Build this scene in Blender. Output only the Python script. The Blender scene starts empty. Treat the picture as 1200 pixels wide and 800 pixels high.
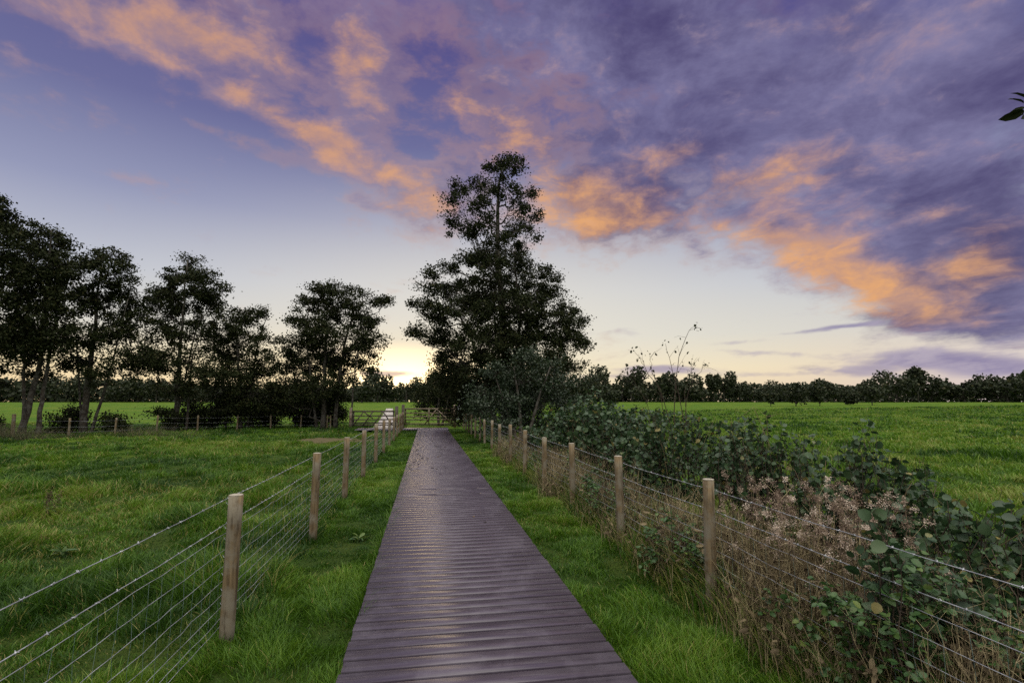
import bpy, math, random
import numpy as np
from math import radians, sin, cos, pi

sc = bpy.context.scene
COL = sc.collection

# ---------------------------------------------------------------- camera
cam_d = bpy.data.cameras.new('camera')
cam_d.sensor_width = 36.0
cam_d.lens = 18.0
cam_d.clip_start = 0.05
cam_d.clip_end = 20000.0
cam = bpy.data.objects.new('camera', cam_d)
COL.objects.link(cam)
cam.location = (0.0, 0.0, 1.8)
cam.rotation_euler = (radians(90 + 6.7), 0.0, radians(-9.4))
sc.camera = cam
sc.render.resolution_x, sc.render.resolution_y = 1024, 682
sc.cycles.max_bounces = 6
sc.cycles.transparent_max_bounces = 8
sc.cycles.use_denoising = False

# ---------------------------------------------------------------- exposure
sc.view_settings.view_transform = 'Standard'
sc.view_settings.look = 'None'
sc.view_settings.gamma = 1.0
sc.view_settings.exposure = 0.0
sc.view_settings.use_curve_mapping = False

# ---------------------------------------------------------------- sky
def lin(r, g, b):
    f = lambda c: (c / 255 / 12.92) if c / 255 <= 0.04045 else ((c / 255 + 0.055) / 1.055) ** 2.4
    return (f(r), f(g), f(b), 1.0)

class NT:
    """short-hand for wiring a node tree"""
    def __init__(self, tree):
        self.t = tree
    def n(self, kind, ins=None, **props):
        nd = self.t.nodes.new(kind)
        for k, v in props.items():
            setattr(nd, k, v)
        for k, v in (ins or {}).items():
            s = nd.inputs[k]
            if isinstance(v, bpy.types.NodeSocket):
                self.t.links.new(v, s)
            else:
                s.default_value = v
        return nd
    def math(self, op, a, b=0.0, c=0.0, clamp=False):
        return self.n('ShaderNodeMath', {0: a, 1: b, 2: c}, operation=op, use_clamp=clamp).outputs[0]
    def vmath(self, op, a, b=(0, 0, 0)):
        nd = self.n('ShaderNodeVectorMath', {0: a, 1: b}, operation=op)
        return nd.outputs['Value'] if op in ('LENGTH', 'DOT_PRODUCT', 'DISTANCE') else nd.outputs['Vector']
    def scale(self, a, s):
        nd = self.n('ShaderNodeVectorMath', {0: a}, operation='SCALE')
        if isinstance(s, bpy.types.NodeSocket): self.t.links.new(s, nd.inputs['Scale'])
        else: nd.inputs['Scale'].default_value = s
        return nd.outputs['Vector']
    def smooth(self, v, lo, hi, a=0.0, b=1.0):
        return self.n('ShaderNodeMapRange', {0: v, 1: lo, 2: hi, 3: a, 4: b}, interpolation_type='SMOOTHSTEP').outputs[0]
    def mix(self, f, a, b, blend='MIX'):
        nd = self.n('ShaderNodeMix', data_type='RGBA', blend_type=blend)
        for s, v in ((nd.inputs[0], f), (nd.inputs[6], a), (nd.inputs[7], b)):
            if isinstance(v, bpy.types.NodeSocket): self.t.links.new(v, s)
            else: s.default_value = v
        return nd.outputs[2]
    def ramp(self, v, stops, interp='LINEAR'):
        nd = self.n('ShaderNodeValToRGB', {0: v})
        cr = nd.color_ramp
        cr.interpolation = interp
        while len(cr.elements) < len(stops): cr.elements.new(0.5)
        for e, (p, c) in zip(cr.elements, stops):
            e.position = p; e.color = c
        return nd.outputs[0]
    def noise(self, vec, scale, detail=6.0, rough=0.55, dist=0.0, out=0):
        return self.n('ShaderNodeTexNoise', {'Vector': vec, 'Scale': scale, 'Detail': detail, 'Roughness': rough, 'Distortion': dist}).outputs[out]

SUN_AZ, SUN_EL = -2.7, 1.6
# cloud banks: azimuth, elevation, half width, half height (degrees), tilt, weight
CLOUD_BODY = [(53.9,25.71,15.79,9.3,-39.1,0.95), (33.6,33.76,23.38,9.63,-21.4,0.95), (11.48,39.03,21.44,5.96,-16.7,0.85), (42.97,21.35,16.75,8.16,-39.8,0.9), (52.73,12.61,8.62,6.1,-36.3,1.0), (25.01,24.32,13.11,7.32,-17.4,0.9), (8.39,29.32,8.71,6.22,-26.7,0.75), (48.64,10.42,8.3,4.0,-30.5,1.0), (39.65,14.87,7.87,3.34,-30.2,0.95), (19.21,20.46,10.58,4.07,-0.4,0.95), (0.06,20.93,7.27,3.82,-12.0,0.75), (-29.12,31.77,9.12,2.81,4.3,0.8), (-21.28,32.23,9.34,4.15,-10.0,0.8), (-34.55,31.19,4.64,1.37,6.8,0.5), (-10.49,36.66,11.51,3.61,-0.3,0.6), (-6.49,31.49,5.62,6.16,-29.5,0.65), (-16.15,28.17,6.16,1.13,-13.6,0.72), (-10.87,26.59,4.86,1.68,-10.9,0.8), (-22.68,25.67,1.62,0.52,3.6,0.5), (-12.53,24.34,8.46,1.17,-7.2,0.62), (-5.28,24.41,5.65,1.73,-9.1,0.65), (-7.02,21.09,2.22,1.08,-23.9,0.5), (3.93,23.74,5.86,4.07,-17.0,0.6), (51.21,7.01,5.01,1.86,-13.1,1.0), (54.02,9.59,4.31,3.39,-22.8,1.0), (30.07,16.05,1.78,1.19,-63.7,0.5)]
CLOUD_LOW = [(48.73,3.86,5.77,0.89,-3.3,1.0), (52.96,2.78,5.05,0.97,-2.8,1.0), (45.69,3.25,3.56,0.61,-2.5,0.7), (43.09,2.72,4.38,0.63,-1.9,0.7), (40.61,6.89,5.02,0.33,3.7,0.75), (44.04,7.26,3.76,0.39,2.0,0.7), (25.66,3.32,5.13,0.55,-1.1,0.9), (20.7,2.74,4.5,0.37,-0.7,0.6), (-4.63,3.08,3.83,0.37,0.7,0.9), (13.21,2.41,7.48,0.47,-0.3,0.5), (35.95,2.75,4.4,0.43,-1.5,0.5), (-5.64,6.66,3.65,0.46,6.7,0.35), (32.96,5.97,4.67,0.35,1.5,0.4), (18.94,7.36,8.18,0.38,1.3,0.35), (36.06,4.71,6.47,0.34,-4.8,0.4)]
CLOUD_GLOW = [(-29.78,31.85,9.75,2.78,4.6,0.72), (-21.28,32.23,9.34,4.15,-10.0,0.72), (-12.22,34.97,8.35,4.44,0.9,0.5), (-6.52,32.25,5.27,5.93,25.4,0.6), (-14.88,28.03,6.27,1.31,-14.1,0.85), (-11.32,26.53,3.49,1.67,-10.5,1.05), (-8.08,24.77,8.37,1.54,-8.5,0.75), (-0.42,20.9,7.25,3.82,-11.8,0.8), (2.31,31.91,5.6,4.86,-27.2,0.62), (9.4,28.5,5.81,3.99,-26.6,0.6), (12.39,23.81,7.36,4.47,-15.7,0.95), (18.24,20.06,10.66,3.26,0.0,1.1), (25.95,24.63,6.95,2.06,5.9,0.5), (37.0,21.78,7.17,2.14,6.9,0.75), (34.29,16.43,5.59,2.17,-23.1,0.85), (41.04,13.86,7.67,2.98,-32.6,0.95), (46.76,9.54,6.96,2.1,-24.4,1.15), (51.55,11.27,4.05,1.85,2.8,0.85), (53.78,12.74,3.84,2.39,-12.3,0.4), (42.13,8.87,3.95,1.13,5.8,0.8), (43.35,6.76,4.42,0.56,2.4,0.5), (19.43,29.75,5.78,2.45,-21.9,0.15), (47.95,17.23,8.07,2.15,-25.1,0.3), (45.23,32.04,10.52,1.87,-29.2,0.18)]

world = bpy.data.worlds.new('World')
sc.world = world
world.use_nodes = True
world.node_tree.nodes.clear()
W = NT(world.node_tree)
d = W.vmath('NORMALIZE', W.n('ShaderNodeTexCoord').outputs['Generated'])
sx = W.n('ShaderNodeSeparateXYZ', {0: d})
X, Y, Z = sx.outputs
el = W.math('MULTIPLY', W.math('ARCSINE', Z), 180 / pi)
az = W.math('MULTIPLY', W.math('ARCTAN2', X, Y), 180 / pi)
azel = W.n('ShaderNodeCombineXYZ', {0: az, 1: el, 2: 0.0}).outputs[0]
zc = W.math('ADD', W.math('MAXIMUM', Z, 0.0), 0.10)
sheet = W.n('ShaderNodeCombineXYZ', {0: W.math('DIVIDE', X, zc), 1: W.math('DIVIDE', Y, zc), 2: 0.0}).outputs[0]
sheet_r = W.n('ShaderNodeMapping', {'Vector': sheet, 'Rotation': (0, 0, radians(38)), 'Scale': (1.0, 0.62, 1.0)}).outputs[0]
# clear sky, horizon to zenith; overhead stops brightened to light the ground
elu = W.math('DIVIDE', el, 90.0, clamp=True)
K = lambda e: e / 90.0
clear = W.ramp(elu, [(0.0, lin(244, 208, 158)), (K(3.5), lin(246, 226, 182)), (K(7.0), lin(216, 213, 203)), (K(12), lin(192, 196, 207)),
                     (K(19), lin(148, 153, 184)), (K(27), lin(107, 109, 154)), (K(36), lin(87, 83, 138)), (K(44), lin(100, 96, 158)), (K(60), (2.05, 1.98, 1.84, 1)), (1.0, (3.5, 3.36, 3.0, 1))])
# the glow where the sun has just gone down
daz = W.math('SUBTRACT', az, SUN_AZ)
gl = W.n('ShaderNodeCombineXYZ', {0: W.math('DIVIDE', daz, 44.0), 1: W.math('DIVIDE', W.math('SUBTRACT', el, 1.5), 9.0), 2: 0.0}).outputs[0]
glow = W.math('POWER', W.smooth(W.vmath('LENGTH', gl), 1.0, 0.0), 1.3)
gl2 = W.n('ShaderNodeCombineXYZ', {0: W.math('DIVIDE', daz, 13.0), 1: W.math('DIVIDE', W.math('SUBTRACT', el, 2.0), 5.0), 2: 0.0}).outputs[0]
glow2 = W.smooth(W.vmath('LENGTH', gl2), 1.0, 0.0)
wide = W.n('ShaderNodeCombineXYZ', {0: W.math('DIVIDE', W.math('SUBTRACT', daz, 10.0), 48.0), 1: W.math('DIVIDE', W.math('SUBTRACT', el, 6.0), 22.0), 2: 0.0}).outputs[0]
clear = W.mix(W.smooth(W.vmath('LENGTH', wide), 1.0, 0.0, 0.0, 0.75), clear, lin(232, 227, 212))
cool = W.math('MULTIPLY', W.smooth(W.math('ABSOLUTE', daz), 30.0, 64.0), W.smooth(el, 11.0, 1.0))
clear = W.mix(W.math('MULTIPLY', cool, 0.75), clear, lin(196, 190, 212))
clear = W.mix(W.math('MULTIPLY', glow, 0.7), clear, (1.0, 0.80, 0.44, 1))
clear = W.mix(W.math('MULTIPLY', glow2, 0.85), clear, (2.8, 2.15, 1.2, 1))
nish = W.n('ShaderNodeTexSky', sky_type='NISHITA', sun_disc=False, sun_elevation=radians(SUN_EL), sun_rotation=radians(SUN_AZ), altitude=50.0, dust_density=1.2).outputs[0]
clear = W.mix(1.0, clear, W.mix(1.0, nish, (0.003, 0.003, 0.003, 1), 'MULTIPLY'), 'ADD')
# warped position for the cloud banks
w1 = W.vmath('SUBTRACT', W.noise(sheet_r, 0.9, 5.0, 0.6, 0.0, 1), (0.5, 0.5, 0.5))
warp = W.vmath('MULTIPLY', w1, W.n('ShaderNodeCombineXYZ', {0: W.smooth(el, 0.0, 16.0, 2.0, 7.0), 1: W.smooth(el, 0.0, 16.0, 0.4, 5.0), 2: 0.0}).outputs[0])
pos = W.vmath('ADD', azel, warp)
def bank(rows, where):
    tot = None
    for a, e, rx, ry, rot, s in rows:
        m = W.n('ShaderNodeMapping', {'Vector': where, 'Location': (a, e, 0), 'Rotation': (0, 0, radians(rot)), 'Scale': (rx * 1.55, ry * 1.6, 1.0)}, vector_type='TEXTURE')
        v = W.smooth(W.vmath('LENGTH', m.outputs[0]), 1.0, 0.0, 0.0, s)
        tot = v if tot is None else W.math('MAXIMUM', W.math('MAXIMUM', tot, v), W.math('MULTIPLY', W.math('ADD', tot, v), 0.8))
    return W.math('MINIMUM', tot, 1.15)
body = bank(CLOUD_BODY, pos)
low = bank(CLOUD_LOW, pos)
lit = bank(CLOUD_GLOW, pos)
puff = W.vmath('MULTIPLY', d, (1.0, 1.0, 1.9))
puff = W.vmath('ADD', puff, W.scale(w1, 0.10))
n1 = W.math('ADD', W.math('MULTIPLY', W.noise(sheet_r, 1.7, 7.0, 0.62, 0.3), 0.35), W.math('MULTIPLY', W.noise(puff, 6.5, 10.0, 0.64, 0.15), 0.65))
n2 = W.math('ADD', W.math('MULTIPLY', W.noise(W.vmath('ADD', sheet_r, (3.1, 7.7, 0)), 1.1, 6.0, 0.6, 0.4), 0.4), W.math('MULTIPLY', W.noise(W.vmath('ADD', puff, (3.1, 7.7, 0)), 5.5, 9.0, 0.64, 0.2), 0.6))
n3 = W.noise(W.vmath('ADD', puff, (1.7, -2.2, 0)), 15.0, 8.0, 0.6, 0.2)
frag = W.math('ADD', W.math('MULTIPLY', W.math('SUBTRACT', n1, 0.5), 2.3), W.math('MULTIPLY', W.math('SUBTRACT', n3, 0.5), 1.15))
dens = W.smooth(W.math('ADD', body, frag), 0.10, 0.98)
lowd = W.smooth(W.math('ADD', low, W.math('MULTIPLY', W.math('SUBTRACT', n3, 0.5), 1.5)), 0.15, 0.9)
shade = W.smooth(W.math('ADD', W.math('MULTIPLY', n2, 0.88), W.math('MULTIPLY', n3, 0.12)), 0.34, 0.66)
violet = W.mix(shade, lin(74, 67, 110), lin(134, 130, 168))
fire = W.mix(W.smooth(n3, 0.35, 0.68), lin(198, 150, 124), lin(238, 172, 106))
litm = W.math('MULTIPLY', W.smooth(W.math('ADD', lit, W.math('ADD', W.math('MULTIPLY', W.math('SUBTRACT', n2, 0.5), 1.9), W.math('MULTIPLY', W.math('SUBTRACT', n3, 0.5), 1.3))), 0.05, 1.2), 0.92)
rim = W.math('MULTIPLY', W.smooth(dens, 0.9, 0.1), W.math('MULTIPLY', W.smooth(az, 50.0, 15.0), W.smooth(el, 1.0, 9.0)))
litm = W.math('MAXIMUM', litm, W.math('MULTIPLY', rim, 0.75))
violet = W.mix(W.smooth(az, 10.0, -14.0, 0.0, 0.6), violet, lin(150, 138, 166))
ccol = W.mix(W.math('MULTIPLY', litm, W.smooth(az, -30.0, 12.0, 0.80, 1.0)), violet, fire)
sky = W.mix(W.math('MULTIPLY', dens, W.smooth(az, -12.0, 14.0, 0.80, 0.95)), clear, ccol)
lowcol = W.mix(W.math('MULTIPLY', glow, 0.8), W.mix(W.smooth(n3, 0.35, 0.65), lin(124, 116, 160), lin(170, 160, 182)), lin(205, 176, 160))
sky = W.mix(W.math('MULTIPLY', lowd, 0.85), sky, lowcol)
# brightness added to the sky overhead and behind the camera that lights the meadow
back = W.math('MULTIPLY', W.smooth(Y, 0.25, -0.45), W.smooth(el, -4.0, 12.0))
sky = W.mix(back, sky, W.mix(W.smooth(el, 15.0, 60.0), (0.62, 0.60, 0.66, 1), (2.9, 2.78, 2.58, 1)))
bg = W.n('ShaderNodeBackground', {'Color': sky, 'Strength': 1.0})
world.cycles.sampling_method = 'MANUAL'
world.cycles.sample_map_resolution = 512
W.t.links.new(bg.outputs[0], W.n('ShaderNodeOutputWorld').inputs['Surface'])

# ---------------------------------------------------------------- sun, already on the horizon
sun_d = bpy.data.lights.new('sun', 'SUN')
sun_d.energy = 0.08
sun_d.angle = radians(10.0)
sun_d.color = (1.0, 0.72, 0.42)
sun = bpy.data.objects.new('sun', sun_d)
COL.objects.link(sun)
sun.rotation_euler = (radians(90 - SUN_EL - 1.5), 0.0, radians(180 - SUN_AZ))
sun.location = (0, 0, 30)

# ================================================================ helpers
rng = np.random.default_rng(11)
random.seed(11)

def hash2(ix, iy, seed):
    h = (ix.astype(np.int64) * 374761393 + iy.astype(np.int64) * 668265263 + seed * 974634777) & 0xffffffff
    h = ((h ^ (h >> 13)) * 1274126177) & 0xffffffff
    return ((h ^ (h >> 16)) & 0xffff) / 65535.0

def vnoise(x, y, seed=0):
    x = np.asarray(x, float); y = np.asarray(y, float)
    ix = np.floor(x); iy = np.floor(y)
    fx = x - ix; fy = y - iy
    fx = fx * fx * (3 - 2 * fx); fy = fy * fy * (3 - 2 * fy)
    a = hash2(ix, iy, seed); b = hash2(ix + 1, iy, seed); c = hash2(ix, iy + 1, seed); e = hash2(ix + 1, iy + 1, seed)
    return (a * (1 - fx) + b * fx) * (1 - fy) + (c * (1 - fx) + e * fx) * fy

def fbm(x, y, seed=0, octs=3):
    t = 0; amp = 0.5
    for o in range(octs):
        t = t + amp * vnoise(x * 2 ** o, y * 2 ** o, seed + o * 17); amp *= 0.5
    return t / (1 - 0.5 ** octs)

def sstep(v, a, b):
    t = np.clip((np.asarray(v, float) - a) / (b - a), 0, 1)
    return t * t * (3 - 2 * t)

def ground_z(x, y):
    x = np.asarray(x, float); y = np.asarray(y, float)
    r = np.hypot(x, y)
    off = np.maximum(np.maximum(-0.55 - x, x - 1.35), 0.0)       # distance from the boardwalk
    amp = 0.35 + 0.65 * sstep(off, 0.6, 2.2)
    z = (fbm(x * 1.1, y * 1.1, 3) - 0.5) * 0.13 * amp * sstep(off, 0.0, 0.5)
    z = z + (fbm(x * 0.27 + 5, y * 0.27, 9, 2) - 0.5) * 0.26 * sstep(off, 0.8, 4.0)
    z = z * (1 - 0.6 * sstep(r, 40, 90))
    return z + 1.62 * sstep(r, 38, 190) - 0.02

def gz(x, y):
    return float(ground_z(np.array([x]), np.array([y]))[0])

def mesh_np(name, V, faces, mat, parent=None, tint=None, smooth=False, loc=None, link=True):
    """one mesh object; faces is a list of int arrays, each (n, k)"""
    V = np.asarray(V, np.float32).reshape(-1, 3)
    faces = [np.asarray(f, np.int32) for f in faces if len(f)]
    me = bpy.data.meshes.new(name)
    me.vertices.add(len(V)); me.vertices.foreach_set('co', V.ravel())
    nl = sum(f.size for f in faces); nf = sum(len(f) for f in faces)
    me.loops.add(nl); me.polygons.add(nf)
    me.loops.foreach_set('vertex_index', np.concatenate([f.ravel() for f in faces]))
    sizes = np.concatenate([np.full(len(f), f.shape[1], np.int32) for f in faces])
    me.polygons.foreach_set('loop_start', np.concatenate([[0], np.cumsum(sizes)[:-1]]).astype(np.int32))
    if smooth:
        me.polygons.foreach_set('use_smooth', np.ones(nf, bool))
    if tint is not None:
        at = me.attributes.new('tint', 'FLOAT', 'POINT')
        at.data.foreach_set('value', np.asarray(tint, np.float32).ravel())
    me.update(calc_edges=True)
    me.materials.append(mat)
    o = bpy.data.objects.new(name, me)
    COL.objects.link(o)
    if parent is not None: o.parent = parent
    if loc is not None: o.location = loc
    return o

def tag(o, label=None, cat=None, group=None, kind=None):
    if label: o['label'] = label
    if cat: o['category'] = cat
    if group: o['group'] = group
    if kind: o['kind'] = kind
    return o

def empty(name, loc, label, cat, group=None, rz=0.0):
    o = bpy.data.objects.new(name, None)
    COL.objects.link(o)
    o.location = loc; o.rotation_euler = (0, 0, rz)
    o.empty_display_size = 0.2
    return tag(o, label, cat, group)

class MB:
    """collects pieces of one mesh"""
    def __init__(self):
        self.V = []; self.F = {}; self.T = []; self.n = 0
    def add(self, V, faces, tint=0.5):
        V = np.asarray(V, float).reshape(-1, 3)
        for f in faces:
            f = np.asarray(f, int)
            if len(f): self.F.setdefault(f.shape[1], []).append(f + self.n)
        self.V.append(V)
        self.T.append(np.broadcast_to(np.asarray(tint, float), (len(V),)) if np.ndim(tint) < 1 or len(np.atleast_1d(tint)) != len(V) else np.asarray(tint, float))
        self.n += len(V)
    def tube(self, pts, radii, sides=6, tint=0.5, cap=True):
        P = np.asarray(pts, float); n = len(P)
        R = np.broadcast_to(np.asarray(radii, float), (n,))
        T = np.gradient(P, axis=0); T /= np.linalg.norm(T, axis=1)[:, None] + 1e-12
        ref = np.array([1.0, 0, 0]) if abs(T[0, 0]) < 0.8 else np.array([0, 1.0, 0])
        A = np.cross(T, ref); A /= np.linalg.norm(A, axis=1)[:, None] + 1e-12
        B = np.cross(T, A)
        ang = np.linspace(0, 2 * pi, sides, endpoint=False)
        V = P[:, None, :] + R[:, None, None] * (A[:, None, :] * np.cos(ang)[None, :, None] + B[:, None, :] * np.sin(ang)[None, :, None])
        i = np.arange(n - 1)[:, None] * sides; j = np.arange(sides)[None, :]; k = (j + 1) % sides
        q = np.stack([i + j, i + k, i + sides + k, i + sides + j], -1).reshape(-1, 4)
        self.add(V.reshape(-1, 3), [q] + ([np.arange(sides)[None, ::-1], np.arange(sides)[None, :] + (n - 1) * sides] if cap and sides > 2 else []), tint)
    def box(self, x0, x1, y0, y1, z0, z1, tint=0.5, bev=0.0):
        if bev <= 0:
            V = [(x, y, z) for z in (z0, z1) for y in (y0, y1) for x in (x0, x1)]
            F = [(0, 2, 3, 1), (4, 5, 7, 6), (0, 1, 5, 4), (2, 6, 7, 3), (0, 4, 6, 2), (1, 3, 7, 5)]
            self.add(V, [F], tint)
        else:       # chamfered long top edges
            b = bev
            ring = lambda x: [(x, y0, z0), (x, y1, z0), (x, y1, z1 - b), (x, y1 - b, z1), (x, y0 + b, z1), (x, y0, z1 - b)]
            V = ring(x0) + ring(x1)
            F = [(i, i + 6, (i + 1) % 6 + 6, (i + 1) % 6) for i in range(6)]
            self.add(V, [F, [tuple(range(6)), ]], tint)
            self.F.setdefault(6, []).append(np.array([tuple(range(11, 5, -1))]) + self.n - 12)
    def beam(self, a, b, w, t, tint=0.5):
        """a squared bar from a to b, w tall (in z), t thick"""
        a = np.asarray(a, float); b = np.asarray(b, float); dr = (b - a) / np.linalg.norm(b - a)
        side = np.cross(dr, (0, 0, 1.0))
        if np.linalg.norm(side) < 1e-3: side = np.array([0, 1.0, 0])
        side /= np.linalg.norm(side); upv = np.cross(side, dr)
        V = [p + side * s * t / 2 + upv * u * w / 2 for p in (a, b) for s, u in ((-1, -1), (1, -1), (1, 1), (-1, 1))]
        self.add(V, [[(0, 3, 2, 1), (4, 5, 6, 7), (0, 1, 5, 4), (1, 2, 6, 5), (2, 3, 7, 6), (3, 0, 4, 7)]], tint)
    def build(self, name, mat, parent=None, smooth=False, loc=None):
        V = np.concatenate(self.V)
        return mesh_np(name, V, [np.concatenate(f) for f in self.F.values()], mat, parent, np.concatenate(self.T), smooth, loc)

def unit(v):
    v = np.asarray(v, float)
    return v / (np.linalg.norm(v, axis=-1, keepdims=True) + 1e-12)

LEAF_V = np.array([(0, 0, 0), (0, .36, .0), (0, .7, -.02), (0, 1, -.10), (-.3, .12, .06), (-.46, .42, .10), (-.34, .78, .04), (.3, .12, .06), (.46, .42, .10), (.34, .78, .04)], float)
LEAF_Q = np.array([(0, 1, 5, 4), (1, 2, 6, 5), (0, 7, 8, 1), (1, 8, 9, 2)])
LEAF_T = np.array([(2, 3, 6), (2, 9, 3)])

def leaves(pos, size, normal, along, tint, simple=False, width=1.0):
    """leaf blades: base at pos, facing normal, tip towards along"""
    pos = np.asarray(pos, float); n = len(pos)
    nz = unit(normal); ya = along - nz * np.sum(along * nz, axis=1, keepdims=True); ya = unit(ya); xa = np.cross(ya, nz)
    tpl = np.array([(0, 0, 0), (-.38, .5, .06), (0, 1, 0), (.38, .5, .06)], float) if simple else LEAF_V
    s = np.broadcast_to(np.asarray(size, float), (n,))[:, None, None]
    V = pos[:, None, :] + s * (tpl[None, :, 0, None] * width * xa[:, None, :] + tpl[None, :, 1, None] * ya[:, None, :] + tpl[None, :, 2, None] * nz[:, None, :])
    k = len(tpl); off = (np.arange(n) * k)[:, None, None]
    if simple:
        F = [(np.array([[0, 1, 2, 3]])[None] + off).reshape(-1, 4)]
    else:
        F = [(LEAF_Q[None] + off).reshape(-1, 4), (LEAF_T[None] + off).reshape(-1, 3)]
    return V.reshape(-1, 3), F, np.repeat(np.broadcast_to(np.asarray(tint, float), (n,)), k)

def rand_dirs(n):
    return unit(rng.normal(size=(n, 3)))

# ================================================================ materials
def material(name):
    m = bpy.data.materials.new(name); m.use_nodes = True
    m.node_tree.nodes.clear()
    return m, NT(m.node_tree)

def finish(nt, shader):
    nt.t.links.new(shader, nt.n('ShaderNodeOutputMaterial').inputs['Surface'])

def plant_material(name, stops, rough=0.5, spec=0.35, translucent=0.25, speck=0.0):
    """leaf or blade: colour picked by the piece's own tint"""
    m, t = material(name)
    tint = t.n('ShaderNodeAttribute', attribute_name='tint').outputs['Fac']
    c = t.ramp(tint, stops)
    geo = t.n('ShaderNodeTexCoord').outputs['Object']
    if speck:
        c = t.mix(t.smooth(t.noise(geo, 26.0, 4.0), 0.55, 0.72, 0.0, speck), c, (0.09, 0.07, 0.035, 1))
    p = t.n('ShaderNodeBsdfPrincipled', {'Base Color': c, 'Roughness': rough, 'Specular IOR Level': spec})
    sh = p.outputs[0]
    if translucent > 0:
        tr = t.n('ShaderNodeBsdfTranslucent', {'Color': c})
        sh = t.n('ShaderNodeMixShader', {0: translucent, 1: sh, 2: tr.outputs[0]}).outputs[0]
    finish(t, sh)
    return m

def wood_material(name, dark, light, rough=0.75, stretch=(30, 30, 2.5), grey=None, knots=True):
    m, t = material(name)
    tc = t.n('ShaderNodeTexCoord').outputs['Object']
    rnd = t.n('ShaderNodeObjectInfo').outputs['Random']
    v = t.vmath('ADD', t.vmath('MULTIPLY', tc, stretch), t.n('ShaderNodeCombineXYZ', {0: t.math('MULTIPLY', rnd, 37.0), 1: 0.0, 2: t.math('MULTIPLY', rnd, 11.0)}).outputs[0])
    g = t.noise(v, 1.0, 7.0, 0.6, 0.6)
    blot = t.noise(t.vmath('ADD', tc, t.n('ShaderNodeCombineXYZ', {2: t.math('MULTIPLY', rnd, 23.0)}).outputs[0]), 5.5, 5.0, 0.6)
    c = t.mix(t.smooth(g, 0.3, 0.7), dark, light)
    if grey is not None:
        c = t.mix(t.smooth(blot, 0.40, 0.62), c, grey)
        c = t.mix(t.smooth(t.noise(t.vmath('MULTIPLY', v, (0.5, 0.5, 0.9)), 1.0, 6.0, 0.7), 0.52, 0.66, 0.0, 0.7), c, (dark[0] * 0.5, dark[1] * 0.47, dark[2] * 0.42, 1))
    if knots:
        k = t.noise(t.vmath('MULTIPLY', v, (0.25, 0.25, 1.7)), 1.0, 2.0)
        c = t.mix(t.smooth(k, 0.66, 0.74, 0.0, 0.75), c, (dark[0] * 0.45, dark[1] * 0.42, dark[2] * 0.4, 1))
    b = t.n('ShaderNodeBump', {'Strength': 0.5, 'Distance': 0.004, 'Height': g}).outputs[0]
    finish(t, t.n('ShaderNodeBsdfPrincipled', {'Base Color': c, 'Roughness': rough, 'Specular IOR Level': 0.25, 'Normal': b}).outputs[0])
    return m

M = {}
M['grass'] = plant_material('meadow_grass', [(0.0, (0.024, 0.066, 0.007, 1)), (0.45, (0.078, 0.172, 0.010, 1)), (0.8, (0.150, 0.255, 0.018, 1)), (1.0, (0.30, 0.25, 0.09, 1))], 0.5, 0.3, 0.35)
M['leaf'] = plant_material('hazel_leaf', [(0.0, (0.022, 0.050, 0.020, 1)), (0.55, (0.042, 0.084, 0.032, 1)), (0.93, (0.075, 0.120, 0.045, 1)), (1.0, (0.20, 0.17, 0.05, 1))], 0.45, 0.4, 0.2, 0.4)
M['tree_leaf'] = plant_material('alder_leaf', [(0.0, (0.014, 0.020, 0.008, 1)), (0.6, (0.025, 0.032, 0.011, 1)), (1.0, (0.050, 0.046, 0.015, 1))], 0.6, 0.08, 0.06)
M['low_leaf'] = plant_material('sallow_leaf', [(0.0, (0.016, 0.030, 0.014, 1)), (0.6, (0.031, 0.050, 0.023, 1)), (1.0, (0.060, 0.080, 0.036, 1))], 0.45, 0.4, 0.15)
M['far_leaf'] = plant_material('far_foliage', [(0.0, (0.018, 0.026, 0.014, 1)), (0.6, (0.034, 0.044, 0.020, 1)), (1.0, (0.062, 0.060, 0.024, 1))], 0.6, 0.2, 0.05)
M['bramble'] = plant_material('bramble_leaf', [(0.0, (0.030, 0.075, 0.022, 1)), (0.6, (0.055, 0.120, 0.030, 1)), (1.0, (0.13, 0.18, 0.035, 1))], 0.42, 0.4, 0.25, 0.3)
M['dry'] = plant_material('dry_stalk', [(0.0, (0.050, 0.036, 0.022, 1)), (0.45, (0.17, 0.130, 0.072, 1)), (1.0, (0.46, 0.38, 0.21, 1))], 0.7, 0.2, 0.1)
M['fluff'] = plant_material('seed_fluff', [(0.0, (0.12, 0.085, 0.06, 1)), (0.45, (0.36, 0.27, 0.20, 1)), (1.0, (0.72, 0.62, 0.51, 1))], 0.8, 0.15, 0.2)
M['rush'] = plant_material('rush_stem', [(0.0, (0.040, 0.052, 0.026, 1)), (0.5, (0.090, 0.090, 0.048, 1)), (1.0, (0.20, 0.165, 0.10, 1))], 0.6, 0.2, 0.15)
M['litter'] = plant_material('fallen_leaf', [(0.0, (0.012, 0.010, 0.008, 1)), (0.7, (0.040, 0.026, 0.016, 1)), (1.0, (0.12, 0.075, 0.03, 1))], 0.6, 0.3, 0.0)
M['post'] = wood_material('post_timber', (0.080, 0.055, 0.028, 1), (0.215, 0.155, 0.080, 1), 0.8, (38, 38, 2.2), (0.20, 0.175, 0.125, 1))
M['post_end'] = wood_material('post_end_grain', (0.26, 0.23, 0.18, 1), (0.40, 0.36, 0.29, 1), 0.85, (30, 30, 30), None, False)
M['gate'] = wood_material('gate_timber', (0.085, 0.058, 0.036, 1), (0.180, 0.125, 0.080, 1), 0.75, (2.5, 30, 30), (0.24, 0.20, 0.15, 1))
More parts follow.
